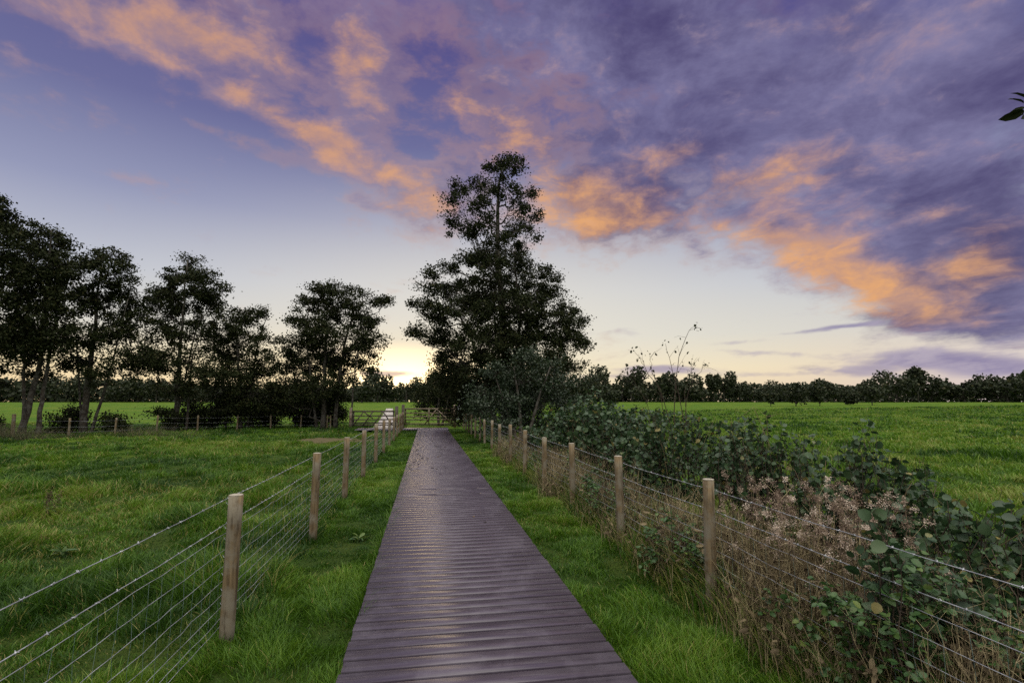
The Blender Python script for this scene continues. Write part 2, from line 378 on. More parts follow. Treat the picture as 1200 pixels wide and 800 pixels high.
M['dark_gate'] = wood_material('weathered_gate_timber', (0.040, 0.030, 0.024, 1), (0.090, 0.066, 0.050, 1), 0.8, (2.5, 30, 30), (0.10, 0.085, 0.07, 1))
M['bark'] = wood_material('bark', (0.022, 0.018, 0.014, 1), (0.075, 0.060, 0.045, 1), 0.9, (9, 9, 2.2), (0.10, 0.095, 0.08, 1), False)
M['twig'] = wood_material('twig_bark', (0.030, 0.022, 0.016, 1), (0.085, 0.062, 0.042, 1), 0.8, (60, 60, 6), None, False)

m, t = material('galvanised_wire')
tc = t.n('ShaderNodeTexCoord').outputs['Object']
c = t.mix(t.smooth(t.noise(tc, 9.0, 4.0), 0.35, 0.7), (0.26, 0.27, 0.29, 1), (0.50, 0.51, 0.53, 1))
finish(t, t.n('ShaderNodeBsdfPrincipled', {'Base Color': c, 'Metallic': 0.55, 'Roughness': 0.42}).outputs[0])
M['wire'] = m
m, t = material('net_wire')
tc = t.n('ShaderNodeTexCoord').outputs['Object']
c = t.mix(t.smooth(t.noise(tc, 9.0, 4.0), 0.35, 0.7), (0.10, 0.17, 0.14, 1), (0.22, 0.30, 0.27, 1))
finish(t, t.n('ShaderNodeBsdfPrincipled', {'Base Color': c, 'Metallic': 0.2, 'Roughness': 0.5}).outputs[0])
M['net'] = m

# ground: turf seen between the blades and far off
m, t = material('turf')
tc = t.n('ShaderNodeTexCoord').outputs['Object']
big = t.noise(tc, 0.10, 6.0, 0.65, 0.4)
mid = t.noise(tc, 0.55, 8.0, 0.68, 0.3)
fine = t.noise(t.vmath('MULTIPLY', tc, (1.0, 1.0, 1.0)), 14.0, 7.0, 0.65)
c = t.mix(t.smooth(mid, 0.36, 0.64), (0.042, 0.120, 0.006, 1), (0.104, 0.162, 0.011, 1))
c = t.mix(t.smooth(big, 0.42, 0.7, 0.0, 0.7), c, (0.122, 0.168, 0.018, 1))
c = t.mix(t.smooth(fine, 0.48, 0.30, 0.0, 0.8), c, (0.018, 0.040, 0.006, 1))
c = t.mix(t.smooth(t.math('MULTIPLY', fine, mid), 0.34, 0.46, 0.0, 0.35), c, (0.16, 0.17, 0.05, 1))
# near the camera the sheet is soil and thatch under the blades
dist = t.vmath('LENGTH', tc)
c = t.mix(t.smooth(dist, 34.0, 12.0, 0.0, 0.72), c, t.mix(mid, (0.018, 0.036, 0.007, 1), (0.040, 0.052, 0.014, 1)))
h = t.math('ADD', t.math('MULTIPLY', mid, 1.2), t.math('MULTIPLY', fine, 0.5))
b = t.n('ShaderNodeBump', {'Strength': 0.9, 'Distance': 0.22, 'Height': h}).outputs[0]
finish(t, t.n('ShaderNodeBsdfPrincipled', {'Base Color': c, 'Roughness': 0.85, 'Specular IOR Level': 0.1, 'Normal': b}).outputs[0])
M['turf'] = m

# boardwalk: ribbed brown boards with a damp sheen
m, t = material('deck_board')
tc = t.n('ShaderNodeTexCoord').outputs['Object']
tint = t.n('ShaderNodeAttribute', attribute_name='tint').outputs['Fac']
shift = t.n('ShaderNodeCombineXYZ', {0: t.math('MULTIPLY', tint, 91.0), 1: 0.0, 2: t.math('MULTIPLY', tint, 17.0)}).outputs[0]
grain = t.noise(t.vmath('ADD', t.vmath('MULTIPLY', tc, (1.6, 60.0, 1.0)), shift), 1.0, 6.0, 0.6, 0.2)
worn = t.noise(tc, 2.3, 6.0, 0.62, 0.6)
spots = t.noise(t.vmath('ADD', tc, shift), 16.0, 4.0, 0.6)
c = t.mix(t.smooth(grain, 0.3, 0.7), (0.038, 0.029, 0.043, 1), (0.080, 0.064, 0.084, 1))
c = t.mix(t.math('MULTIPLY', tint, 0.45), c, (0.070, 0.056, 0.072, 1))
c = t.mix(t.smooth(worn, 0.46, 0.72, 0.0, 0.5), c, (0.14, 0.122, 0.150, 1))
c = t.mix(t.smooth(spots, 0.67, 0.74, 0.0, 0.7), c, (0.035, 0.028, 0.028, 1))
ro = t.smooth(worn, 0.3, 0.7, 0.30, 0.42)
finish(t, t.n('ShaderNodeBsdfPrincipled', {'Base Color': c, 'Roughness': ro, 'Specular IOR Level': 0.65}).outputs[0])
M['deck'] = m
m, t = material('white_plastic')
tc = t.n('ShaderNodeTexCoord').outputs['Object']
c = t.mix(t.smooth(t.noise(tc, 6.0, 4.0), 0.35, 0.65), (0.75, 0.78, 0.80, 1), (0.45, 0.50, 0.55, 1))
finish(t, t.n('ShaderNodeBsdfPrincipled', {'Base Color': c, 'Roughness': 0.4}).outputs[0])
M['plastic'] = m
m, t = material('bare_soil')
tc = t.n('ShaderNodeTexCoord').outputs['Object']
c = t.mix(t.noise(tc, 7.0, 6.0, 0.65), (0.050, 0.042, 0.022, 1), (0.150, 0.125, 0.065, 1))
finish(t, t.n('ShaderNodeBsdfPrincipled', {'Base Color': c, 'Roughness': 0.95, 'Specular IOR Level': 0.1}).outputs[0])
M['soil'] = m

m, t = material('pale_slab')
tc = t.n('ShaderNodeTexCoord').outputs['Object']
c = t.mix(t.noise(tc, 3.0, 6.0, 0.65), (0.36, 0.33, 0.30, 1), (0.55, 0.51, 0.47, 1))
finish(t, t.n('ShaderNodeBsdfPrincipled', {'Base Color': c, 'Roughness': 0.6}).outputs[0])
M['path'] = m

# ================================================================ ground
u = np.linspace(-1, 1, 381)
gx = 1.5 + 3.0 * np.sinh(u * 7.6)
gy = 9.0 + 3.0 * np.sinh(u * 7.6)
GX, GY = np.meshgrid(gx, gy)
n = len(u)
idx = (np.arange(n - 1)[:, None] * n + np.arange(n - 1)[None, :])
Q = np.stack([idx, idx + 1, idx + n + 1, idx + n], -1).reshape(-1, 4)
ground = mesh_np('ground', np.stack([GX, GY, ground_z(GX, GY)], -1), [Q], M['turf'], smooth=True)
tag(ground, 'rough green pasture running level to the far trees', 'ground', kind='structure')

# ================================================================ boardwalk
DECK = 0.10
WX0, WX1 = -0.51, 1.31
deck = MB()
pitch = 0.150
y = 0.6; i = 0
slots = {9.75: 1, 10.35: 1}
while y < 32.4:
    a = random.uniform(-0.006, 0.006); e = random.uniform(-0.006, 0.006); zz = random.uniform(-0.001, 0.001)
    tn = random.random()
    hit = [s for s in slots if abs(y - s) < pitch / 2]
    if hit:         # boards with a worn slot along the joint
        deck.box(WX0 + a, 0.22, y, y + pitch - 0.026, DECK - 0.045 + zz, DECK + zz, tn, 0.003)
        deck.box(0.22, 1.02, y, y + pitch - 0.062, DECK - 0.045 + zz, DECK + zz, tn, 0.003)
        deck.box(1.02, WX1 + e, y, y + pitch - 0.026, DECK - 0.045 + zz, DECK + zz, tn, 0.003)
    else:
        deck.box(WX0 + a, WX1 + e, y, y + pitch - 0.026, DECK - 0.045 + zz, DECK + zz, tn, 0.003)
    y += pitch
yend = y
# the crosspiece at the gates, boards the other way
x = -4.3
while x < 1.28:
    deck.box(x, x + pitch - 0.007, yend + 0.01, yend + 2.2 + random.uniform(-.008, .008), DECK - 0.03, DECK + random.uniform(-.0015, .0015), random.random(), 0.0)
    x += pitch
# bearers under the edges
for xb in (WX0 + 0.05, 0.4, WX1 - 0.05):
    deck.box(xb - 0.03, xb + 0.03, 0.6, yend - 0.02, -0.08, DECK - 0.033, 0.2)
walk = deck.build('boardwalk', M['deck'])
tag(walk, 'long straight boardwalk of ribbed brown cross boards leading to the gates', 'boardwalk', kind='structure')

# the pale path that runs on past the dark gate
p0 = np.array([-2.75, yend + 2.25]); p1 = np.array([-6.6, 96.0])
dr = (p1 - p0) / np.linalg.norm(p1 - p0); sd = np.array([dr[1], -dr[0]])
track = MB()
L = np.linalg.norm(p1 - p0); s = 0.0
while s < L:
    c0 = p0 + dr * s; c1 = p0 + dr * (s + 0.595)
    zz = max(DECK, gz(*c0) + 0.10)
    V = [(*(c + sd * k), z) for z in (zz - 0.03, zz) for c in (c0, c1) for k in (-0.60, 0.60)]
    track.add(V, [[(0, 2, 3, 1), (4, 5, 7, 6), (0, 1, 5, 4), (2, 6, 7, 3), (0, 4, 6, 2), (1, 3, 7, 5)]], random.random())
    s += 0.60
tag(track.build('path', M['path']), 'pale path of slabs running on past the dark gate to the far trees', 'path', kind='structure')

# bare trodden patch in the left field
ang = np.linspace(0, 2 * pi, 40, endpoint=False)
rad = 1.0 + 0.25 * (vnoise(np.cos(ang) * 2 + 4, np.sin(ang) * 2 + 4, 5) - .5)
px_ = -4.6 + 2.0 * rad * np.cos(ang); py_ = 25.5 + 1.6 * rad * np.sin(ang)
V = np.concatenate([[(-4.6, 25.5, gz(-4.6, 25.5) + 0.04)], np.stack([px_, py_, ground_z(px_, py_) + 0.006], -1)])
F = np.array([(0, k + 1, (k + 1) % 40 + 1) for k in range(40)])
tag(mesh_np('bare_patch', V, [F], M['soil'], smooth=True), 'pale trodden patch of bare soil in the left field before the gate', 'soil', kind='structure')

# ================================================================ grass
def blades(x, y, h, w, tint, lean=0.7):
    n = len(x)
    z = ground_z(x, y) - 0.012
    az_ = 14 * fbm(x * 1.3, y * 1.3, 61, 2) + rng.normal(0, 1.25, n); dirx = np.cos(az_); diry = np.sin(az_)
    fa = rng.uniform(0, 2 * pi, n); wx = np.cos(fa); wy = np.sin(fa)
    ln = h * lean * rng.uniform(0.25, 1.5, n)
    ts = (0.0, 0.5, 0.82, 1.0); ws = (1.0, 0.85, 0.5, 0.0)
    lv = []
    for tt, ww in zip(ts, ws):
        cx = x + dirx * ln * tt ** 2; cy = y + diry * ln * tt ** 2; cz = z + h * tt * (1 - 0.18 * tt * lean)
        if ww > 0:
            lv.append(np.stack([cx - wx * w * ww / 2, cy - wy * w * ww / 2, cz], -1)); lv.append(np.stack([cx + wx * w * ww / 2, cy + wy * w * ww / 2, cz], -1))
        else: lv.append(np.stack([cx, cy, cz], -1))
    V = np.stack(lv, 1).reshape(-1, 3)
    o = np.arange(n) * 7
    q = np.concatenate([np.stack([o, o + 1, o + 3, o + 2], -1), np.stack([o + 2, o + 3, o + 5, o + 4], -1)])
    tr = np.stack([o + 4, o + 5, o + 6], -1)
    return V, [q, tr], np.repeat(tint, 7)

def spread(num, y0, y1, xa, xb, power):
    """points whose density falls with distance; xa, xb give the strip's edges at a distance y"""
    uu = rng.uniform(0, 1, num)
    k = 2 - power
    y = (y0 ** k + uu * (y1 ** k - y0 ** k)) ** (1 / k)
    lo = xa(y); hi = xb(y)
    return lo + rng.uniform(0, 1, num) * (hi - lo), y

def meadow(name, label, num, y0, y1, xa, xb, hbase, wbase, power=1.6, dry=0.06, tus=1.0, bright=0.0, streak=0.0):
    x, y = spread(num, y0, y1, xa, xb, power)
    t1 = fbm(x * 1.1, y * 1.1, 3); t2 = fbm(x * 2.7, y * 2.7, 41); t3 = fbm(x * 0.35, y * 0.35, 77)
    clump = 0.34 + 1.6 * sstep(t2 * 0.65 + t1 * 0.35, 0.30, 0.72) ** 1.3 * tus + (1 - tus) * 0.5
    keep = rng.uniform(0, 1, num) < (0.6 + 0.4 * sstep(t2, 0.25, 0.5))
    keep &= ~((x > WX0 - 0.02) & (x < WX1 + 0.02) & (y < yend + 0.1)) & ~((x > -4.4) & (x < 1.35) & (y > yend) & (y < yend + 2.25))
    keep &= ((x + 4.6) / 1.9) ** 2 + ((y - 25.5) / 1.5) ** 2 > rng.uniform(0.3, 1.1, num)
    sec = p0[0] + (y - p0[1]) * dr[0] / dr[1]
    keep &= ~((np.abs(x - sec) < 0.8) & (y > yend))
    x, y, clump, t1, t2, t3 = [a[keep] for a in (x, y, clump, t1, t2, t3)]
    r = np.hypot(x, y)
    grow = np.maximum(r / 3.2, 1.0)
    h = hbase * clump * rng.uniform(0.55, 1.35, len(x))
    w = wbase * grow ** 0.85 * rng.uniform(0.7, 1.4, len(x))
    tint = np.clip(0.20 + 1.1 * (t3 - 0.42) + 0.9 * (t1 - 0.5) + 0.5 * (t2 - 0.5) + bright + rng.normal(0, 0.17, len(x)), 0, 0.88)
    if streak:
        dk = sstep(fbm(x * 0.55 + 9, y * 0.55, 133), 0.50, 0.66)
        h = h * (1 + 0.7 * dk); tint = np.clip(tint - streak * dk, 0, 1)
    d_ = rng.uniform(0, 1, len(x)) < dry * (0.3 + 2.0 * sstep(t3, 0.45, 0.75))
    tint = np.where(d_, rng.uniform(0.9, 1.0, len(x)), tint)
    V, F, T = blades(x, y, h, w, tint)
    return tag(mesh_np(name, V, F, M['grass'], tint=T), label, 'grass', kind='stuff')

meadow('grass', 'rough tussocky pasture grass left of the boardwalk beyond the wire fence', 480000, 3.0, 46, lambda y: -0.98 * y - 1.5, lambda y: np.full_like(y, -1.40), 0.080, 0.0042, dry=0.10, streak=0.22)
meadow('grass', 'short green verge grass between the boardwalk and the left fence', 110000, 2.6, 34, lambda y: np.full_like(y, -1.55), lambda y: np.full_like(y, WX0 + 0.02), 0.066, 0.0040, dry=0.03)
meadow('grass', 'lush green verge grass between the boardwalk and the right fence', 170000, 2.4, 34, lambda y: np.full_like(y, WX1 - 0.02), lambda y: np.full_like(y, 2.95), 0.070, 0.0040, dry=0.08, bright=0.08)
meadow('grass', 'bright green pasture grass in the open field on the right', 190000, 5.0, 80, lambda y: np.full_like(y, 4.2), lambda y: 1.55 * y + 2, 0.10, 0.0060, dry=0.03, tus=1.0, bright=0.22, streak=0.45)
EDGE_TREE = dict(base=(-21.68,30),
  trunks=[([(-0.0,0.0,-0.15),(-0.12,0.0,3.55),(-0.45,0.0,7.52),(-0.72,0.0,11.62)],0.17,0.04)],
  puffs=[(-0.22,-0.63,11.87,0.49,0.73,1.0),(-0.31,-0.95,9.51,1.33,1.77,1.0),(0.14,-0.25,11.03,0.77,0.83,1.0),(0.04,-0.83,7.79,1.33,1.58,1.0),(-0.2,-1.04,5.58,1.45,1.71,1.0),(0.34,-0.24,4.4,0.97,1.05,1.0),(-1.27,1.0,3.15,1.15,0.9,0.6)])
LEANING_TREE = dict(base=(-21.11,31.5),
  trunks=[([(-0.12,0.0,-0.15),(0.13,0.0,2.05),(0.44,0.0,3.89),(0.4,0.0,6.94),(0.3,0.0,9.82),(0.25,0.0,11.29)],0.17,0.03),([(0.68,0.0,-0.15),(0.67,0.0,2.28),(0.91,0.0,5.06),(1.06,-0.0,7.92)],0.13,0.03),([(0.04,0.0,-0.15),(-0.26,0.0,2.73),(-0.45,0.0,5.5),(-0.65,-0.0,9.29)],0.1,0.03)],
  puffs=[(-0.07,0.72,10.71,1.19,1.0,1.0),(-1.09,0.64,9.94,1.17,1.18,1.0),(1.35,-0.67,9.2,0.89,1.24,1.0),(-0.02,0.09,8.14,1.48,1.35,1.0),(-0.62,-0.54,7.74,0.95,1.22,1.0),(1.68,-0.79,7.3,0.81,1.31,1.0),(0.53,-0.95,6.08,1.42,1.19,1.0),(1.32,-0.69,5.22,1.12,1.11,1.0),(-1.31,1.03,5.14,1.08,1.16,1.0),(0.01,0.79,3.94,1.24,0.86,0.7),(1.2,0.74,4.19,0.59,0.67,0.6)])
FORKED_TREE = dict(base=(-19.08,33),
  trunks=[([(-0.08,0.0,-0.15),(-0.13,0.0,3.28),(0.05,0.0,5.76),(-0.03,0.0,7.77),(0.02,0.0,10.33)],0.19,0.03),([(0.25,0.0,-0.15),(0.6,0.0,1.34),(0.96,0.0,3.29),(1.25,0.0,5.28),(1.59,0.0,7.82)],0.1,0.02),([(-0.14,0.0,-0.15),(-0.66,0.0,3.77),(-1.05,0.0,6.23)],0.07,0.02)],
  puffs=[(-0.03,0.72,10.54,0.91,0.74,1.0),(-0.19,-0.74,9.86,0.6,0.6,1.0),(0.04,-0.46,8.94,1.05,0.91,1.0),(1.0,0.3,9.16,0.82,0.94,1.0),(-1.24,0.56,7.74,0.89,0.92,1.0),(0.15,0.85,7.53,1.28,1.15,1.0),(1.55,0.91,8.27,0.65,0.85,0.8),(0.2,-0.99,5.53,1.1,0.97,1.0),(1.15,0.25,5.92,1.17,1.02,1.0),(2.16,0.41,6.63,0.73,0.83,0.8),(-0.54,0.01,3.87,0.95,0.69,0.8),(1.53,-0.77,3.64,1.2,0.87,0.8),(2.62,-0.06,4.3,0.98,0.9,0.9),(-0.72,-0.99,5.37,0.58,0.67,0.6)])
UPRIGHT_TREE = dict(base=(-15.19,35),
  trunks=[([(-0.1,0.0,-0.15),(-0.15,0.0,3.41),(-0.15,0.0,5.56),(-0.14,0.0,8.29),(-0.11,0.0,10.8)],0.16,0.03),([(0.53,0.0,-0.15),(0.56,0.0,2.36),(0.51,0.0,4.49),(1.16,0.0,6.68)],0.09,0.02),([(-0.15,0.0,-0.15),(0.67,0.0,6.67),(1.59,0.0,7.91)],0.06,0.02)],
  puffs=[(-0.45,1.04,10.9,0.72,0.58,1.0),(-1.14,0.88,10.02,0.81,0.74,1.0),(0.92,0.11,9.75,0.8,0.67,1.0),(0.51,-0.48,9.04,1.08,0.88,1.0),(-1.63,0.98,9.01,0.8,0.91,1.0),(1.88,0.17,8.68,0.61,0.67,1.0),(-0.73,0.92,8.18,1.41,1.02,1.0),(1.01,0.84,8.05,1.02,0.79,1.0),(-1.48,0.02,7.6,0.78,0.98,1.0),(2.31,-0.21,7.34,0.5,0.44,1.0),(0.49,0.24,6.42,1.39,0.88,0.85),(-0.89,-0.17,5.9,1.06,0.97,0.85),(-1.15,-0.81,4.4,1.22,1.04,1.0),(0.63,-0.47,4.19,1.35,1.06,0.85),(1.48,0.75,5.23,0.91,0.67,0.6),(2.19,-1.1,3.38,1.15,0.84,1.0),(0.32,-1.09,2.75,1.12,0.72,0.8)])
SHORT_TREE = dict(base=(-11.87,36),
  trunks=[([(-0.0,0.0,-0.15),(-0.2,0.0,2.93),(-0.48,0.0,5.17),(-0.72,0.0,7.44)],0.13,0.03),([(0.41,0.0,-0.15),(0.56,0.0,3.5),(0.75,0.0,5.76),(1.29,0.0,7.61)],0.08,0.02)],
  puffs=[(-0.87,0.3,7.37,0.79,0.75,1.0),(0.4,-0.53,7.32,0.72,0.45,1.0),(1.1,0.08,7.73,0.53,0.29,1.0),(-1.36,-0.07,6.39,0.82,0.79,1.0),(0.11,-0.38,6.15,1.14,0.79,1.0),(-1.42,1.19,5.16,1.17,0.93,1.0),(0.98,-0.73,5.57,0.82,0.67,0.8),(-0.13,-0.21,3.93,1.55,1.0,1.0),(1.56,-0.71,4.3,0.62,0.89,0.8),(-1.28,0.32,2.66,1.34,1.01,1.0),(0.88,-0.54,2.48,1.43,1.1,1.0),(-0.55,-0.35,1.39,1.32,0.76,1.0),(1.24,0.59,1.26,1.06,0.68,1.0)])
SPREADING_TREE = dict(base=(-6.79,36.5),
  trunks=[([(-0.05,0.0,-0.15),(-0.12,0.0,3.56),(-0.13,0.0,6.49),(-0.12,0.0,9.17)],0.18,0.03),([(0.72,0.0,-0.15),(0.88,0.0,3.57),(1.14,0.0,5.92),(1.73,0.0,8.33),(2.52,0.0,8.84)],0.14,0.03),([(-0.44,0.0,-0.15),(-1.0,0.0,3.55),(-1.46,0.0,6.46),(-1.33,0.0,8.53)],0.1,0.03)],
  puffs=[(-0.28,-0.43,9.38,1.11,0.54,1.0),(0.63,0.14,9.66,0.91,0.49,1.0),(-1.44,0.97,8.9,0.8,0.61,1.0),(1.79,-0.96,8.75,1.11,0.53,1.0),(3.21,-1.05,8.71,0.9,0.36,1.0),(4.09,-0.65,8.76,0.34,0.24,1.0),(-0.15,0.64,8.39,1.71,0.85,1.0),(1.49,0.28,7.77,1.37,0.79,1.0),(-1.69,-0.63,7.41,0.7,0.7,1.0),(2.74,-0.41,7.21,0.9,0.72,1.0),(3.49,-0.77,6.11,0.5,0.53,0.8),(-0.67,-0.1,6.58,1.66,1.06,1.0),(1.08,-1.1,6.08,1.53,0.92,0.9),(-2.54,0.47,5.79,0.88,0.83,1.0),(2.17,0.95,5.75,0.93,0.73,0.8),(-1.52,1.09,4.91,1.58,1.08,1.0),(0.42,0.56,4.48,1.47,1.07,1.0),(-2.31,1.1,3.6,1.56,1.19,1.0),(0.02,-1.16,2.94,1.49,1.01,1.0),(-2.38,-0.51,1.94,1.27,1.01,1.0),(-0.93,1.12,1.59,1.57,1.06,1.0),(0.66,0.66,2.3,0.9,1.06,1.0),(2.9,-0.21,4.87,0.45,0.47,0.6)])
SLIM_TREE = dict(base=(-4.83,35.6),
  trunks=[([(-0.05,0.0,-0.15),(-0.07,0.0,2.39),(0.09,0.0,4.1),(0.2,0.0,5.84)],0.07,0.02)],
  puffs=[(0.19,0.44,4.43,0.5,0.64,0.6),(-0.22,0.12,3.25,0.44,0.46,0.5),(0.78,0.32,4.13,0.39,0.35,0.5),(0.02,-0.21,5.35,0.49,0.52,0.6)])
TALL_TREE = dict(base=(4.26,28),
  trunks=[([(-0.0,0.0,-0.15),(0.09,0.0,3.23),(-0.11,0.0,6.08),(-0.36,0.0,9.0),(-0.46,0.0,11.99),(-0.42,0.0,14.28),(-0.13,0.0,15.6)],0.3,0.035),([(0.38,0.0,-0.15),(0.66,0.0,3.71),(0.86,0.0,6.59),(0.52,0.0,9.04),(0.57,0.0,10.54)],0.15,0.03),([(-0.33,0.0,-0.15),(-1.29,0.0,3.69),(-2.25,0.0,6.03),(-3.21,0.0,7.44)],0.15,0.03),([(0.23,0.0,-0.15),(1.84,0.0,5.65),(3.34,0.0,6.42)],0.1,0.03)],
  puffs=[(-0.25,-1.48,14.87,0.42,0.3,1.0),(0.53,-0.27,15.67,0.4,0.21,1.0),(-0.76,-1.75,14.08,0.6,0.44,1.0),(0.63,-0.57,14.87,0.39,0.36,0.8),(-1.4,2.22,15.34,0.73,0.44,1.0),(-2.62,-0.81,13.43,0.56,0.44,1.0),(-3.15,-2.35,12.13,0.39,0.41,1.0),(-1.9,-2.18,12.29,0.8,0.51,0.9),(-0.26,-1.59,13.26,0.84,0.53,0.9),(1.55,1.36,14.31,0.47,0.43,0.8),(0.75,-0.66,12.67,0.68,0.5,0.9),(-2.94,-1.01,11.68,0.46,0.38,1.0),(-1.32,-1.93,11.34,0.99,0.56,0.8),(0.87,2.31,12.61,0.96,0.66,0.8),(1.7,-0.37,12.24,0.44,0.46,0.8),(-2.4,-1.4,10.76,0.72,0.47,1.0),(-0.79,-2.12,10.29,0.9,0.42,0.7),(0.85,-2.13,10.6,0.55,0.37,0.8),(-2.18,-1.59,9.31,0.99,0.46,1.0),(-3.1,0.85,9.5,0.72,0.45,1.0),(-4.04,-1.68,8.43,0.43,0.27,1.0),(-1.11,-2.2,8.64,1.06,0.64,1.0),(0.76,-0.04,9.63,0.88,0.55,1.0),(1.69,-1.2,8.93,0.76,0.48,1.0),(3.25,2.39,9.48,0.49,0.33,1.0),(-4.15,-1.81,7.49,0.73,0.4,1.0),(-4.92,0.14,7.31,0.41,0.29,1.0),(-2.43,1.31,8.33,1.48,0.81,1.0),(-0.65,-0.44,7.67,1.7,0.96,1.0),(1.93,2.34,8.34,1.38,0.97,1.0),(2.82,-0.11,8.01,0.74,0.6,1.0),(-3.91,-1.24,6.62,0.88,0.55,1.0),(3.43,-0.43,6.98,0.99,0.59,1.0),(-2.42,-2.22,6.22,1.56,0.8,1.0),(0.31,-0.38,6.13,2.01,1.05,1.0),(2.29,-1.21,6.06,1.32,0.85,1.0),(5.08,1.87,6.6,0.43,0.42,1.0),(-4.48,1.59,5.82,0.67,0.4,1.0),(-3.18,-0.01,5.3,1.2,0.75,1.0),(-1.54,-2.25,4.75,1.74,0.88,1.0),(1.34,-1.18,4.55,1.87,1.02,1.0),(3.37,-1.24,5.05,1.05,0.66,1.0),(4.13,-1.4,4.81,0.43,0.42,1.0),(-5.03,-1.29,5.41,0.26,0.18,0.7),(-2.84,1.77,4.28,1.37,0.8,1.0),(-0.81,-1.72,3.58,1.87,0.89,1.0),(1.81,-2.15,3.49,1.62,0.89,1.0),(4.5,2.05,4.14,0.96,0.63,1.0),(-2.66,0.31,2.85,1.21,0.84,1.0),(-0.52,2.35,2.33,1.93,1.01,1.0),(1.24,-0.47,2.19,1.7,0.93,1.0),(3.54,1.92,2.59,1.25,0.82,1.0),(-1.2,0.74,10.26,1.08,0.71,1.0),(0.5,1.4,10.85,1.03,0.63,1.0),(-0.04,1.17,9.05,1.21,0.82,1.0),(-1.55,-0.03,7.1,1.42,0.87,1.0),(0.51,-1.95,6.71,1.54,0.91,1.0),(-0.31,-1.39,4.96,1.82,1.0,1.0),(-2.09,1.79,3.3,1.48,0.89,1.0),(0.69,1.92,3.08,2.04,1.01,1.0),(-1.7,2.04,1.53,1.28,0.79,1.0)])
LOW_TREE = dict(base=(4.27,23),
  trunks=[([(0.0,0.0,-0.15),(-0.15,0.0,1.82),(-0.38,0.0,3.36)],0.1,0.03),([(0.16,0.0,-0.15),(0.72,0.0,1.82),(1.33,0.0,3.38)],0.09,0.03),([(-0.15,0.0,-0.15),(-0.85,0.0,1.82),(-1.24,0.0,2.97)],0.08,0.02)],
  puffs=[(0.33,-0.39,3.81,0.62,0.39,1.0),(-1.0,0.38,3.15,0.71,0.39,1.0),(1.55,0.72,3.51,0.74,0.41,1.0),(0.07,0.34,2.76,1.2,0.47,1.0),(-1.7,0.76,2.29,0.63,0.39,1.0),(2.03,0.07,2.76,0.57,0.47,1.0),(-0.64,0.37,1.82,1.42,0.55,1.0),(1.22,0.45,1.9,1.38,0.56,1.0),(-2.06,-0.56,1.3,0.59,0.44,1.0),(0.32,1.01,1.02,1.64,0.56,1.0),(2.64,1.1,1.49,1.1,0.57,1.0),(-1.55,-1.02,0.8,0.73,0.32,1.0),(1.79,1.13,0.6,1.25,0.48,1.0)])
ROUND_BUSH = dict(base=(0.93,40),
  trunks=[([(0.0,0.0,-0.15),(-0.02,0.0,1.83),(-0.18,0.0,3.47)],0.12,0.03),([(0.26,0.0,-0.15),(0.75,0.0,2.16),(1.12,0.0,3.81)],0.1,0.03)],
  puffs=[(0.92,1.39,4.01,0.94,0.82,1.0),(-0.17,0.51,3.29,1.05,0.8,1.0),(-0.94,-1.37,2.33,0.86,0.76,1.0),(0.53,1.2,2.37,1.47,1.08,1.0),(1.59,-1.12,2.79,1.02,1.29,1.0),(-0.39,1.41,1.29,1.33,0.81,1.0),(1.32,0.5,1.17,1.45,0.93,1.0),(2.23,-1.32,1.83,0.89,1.41,1.0)])
HAZEL_A = dict(base=(4.18,4.2),
  trunks=[],
  puffs=[(-0.28,-0.12,1.46,0.23,0.2,1.1),(-0.5,0.05,1.3,0.32,0.22,1.0),(-0.13,0.02,1.19,0.38,0.26,1.0),(0.35,0.09,1.2,0.26,0.22,1.0),(-0.57,0.15,0.94,0.41,0.31,1.0),(-0.32,-0.1,0.83,0.45,0.31,1.0),(0.12,-0.17,0.87,0.4,0.29,1.0),(0.8,0.15,0.74,0.29,0.22,1.0)])
HAZEL_G = dict(base=(2.92,2.75),
  trunks=[],
  puffs=[(-0.32,-0.11,0.98,0.19,0.12,1.0),(0.11,0.09,0.81,0.22,0.14,1.0),(0.08,-0.09,0.72,0.21,0.14,1.0),(-0.05,0.07,0.63,0.21,0.14,1.0),(0.28,0.06,0.41,0.27,0.15,1.0),(0.52,0.09,0.59,0.23,0.15,1.0),(0.51,0.01,0.32,0.24,0.14,1.0),(-0.23,0.09,1.08,0.15,0.11,1.0)])
HAZEL_H = dict(base=(3.83,8.5),
  trunks=[],
  puffs=[(-0.51,-0.21,0.75,0.39,0.22,1.0),(0.09,0.12,0.48,0.44,0.26,1.0),(-1.0,-0.12,0.54,0.32,0.19,1.0),(0.55,0.28,0.22,0.45,0.27,1.0),(-0.2,0.19,0.26,0.41,0.2,1.0),(-0.66,-0.02,1.01,0.39,0.2,1.0),(0.9,0.02,0.33,0.45,0.26,1.0)])
HAZEL_I = dict(base=(3.77,14),
  trunks=[],
  puffs=[(-0.63,-0.55,1.02,0.51,0.27,1.0),(-0.04,-0.54,0.79,0.61,0.27,1.0),(0.76,0.11,0.5,0.64,0.33,1.0),(-0.14,-0.01,0.41,0.58,0.23,1.0),(-0.89,0.43,0.97,0.39,0.29,1.0),(1.39,0.13,0.49,0.6,0.33,1.0)])
HAZEL_J = dict(base=(9.7,24),
  trunks=[],
  puffs=[(-1.15,-0.72,1.5,0.92,0.4,1.0),(0.31,-0.27,1.33,0.95,0.41,1.0),(2.01,0.54,1.22,0.91,0.39,1.0),(-1.95,0.05,1.33,0.94,0.49,1.0),(2.58,-0.98,1.09,0.78,0.32,1.0),(0.01,0.68,0.76,1.34,0.42,1.0)])
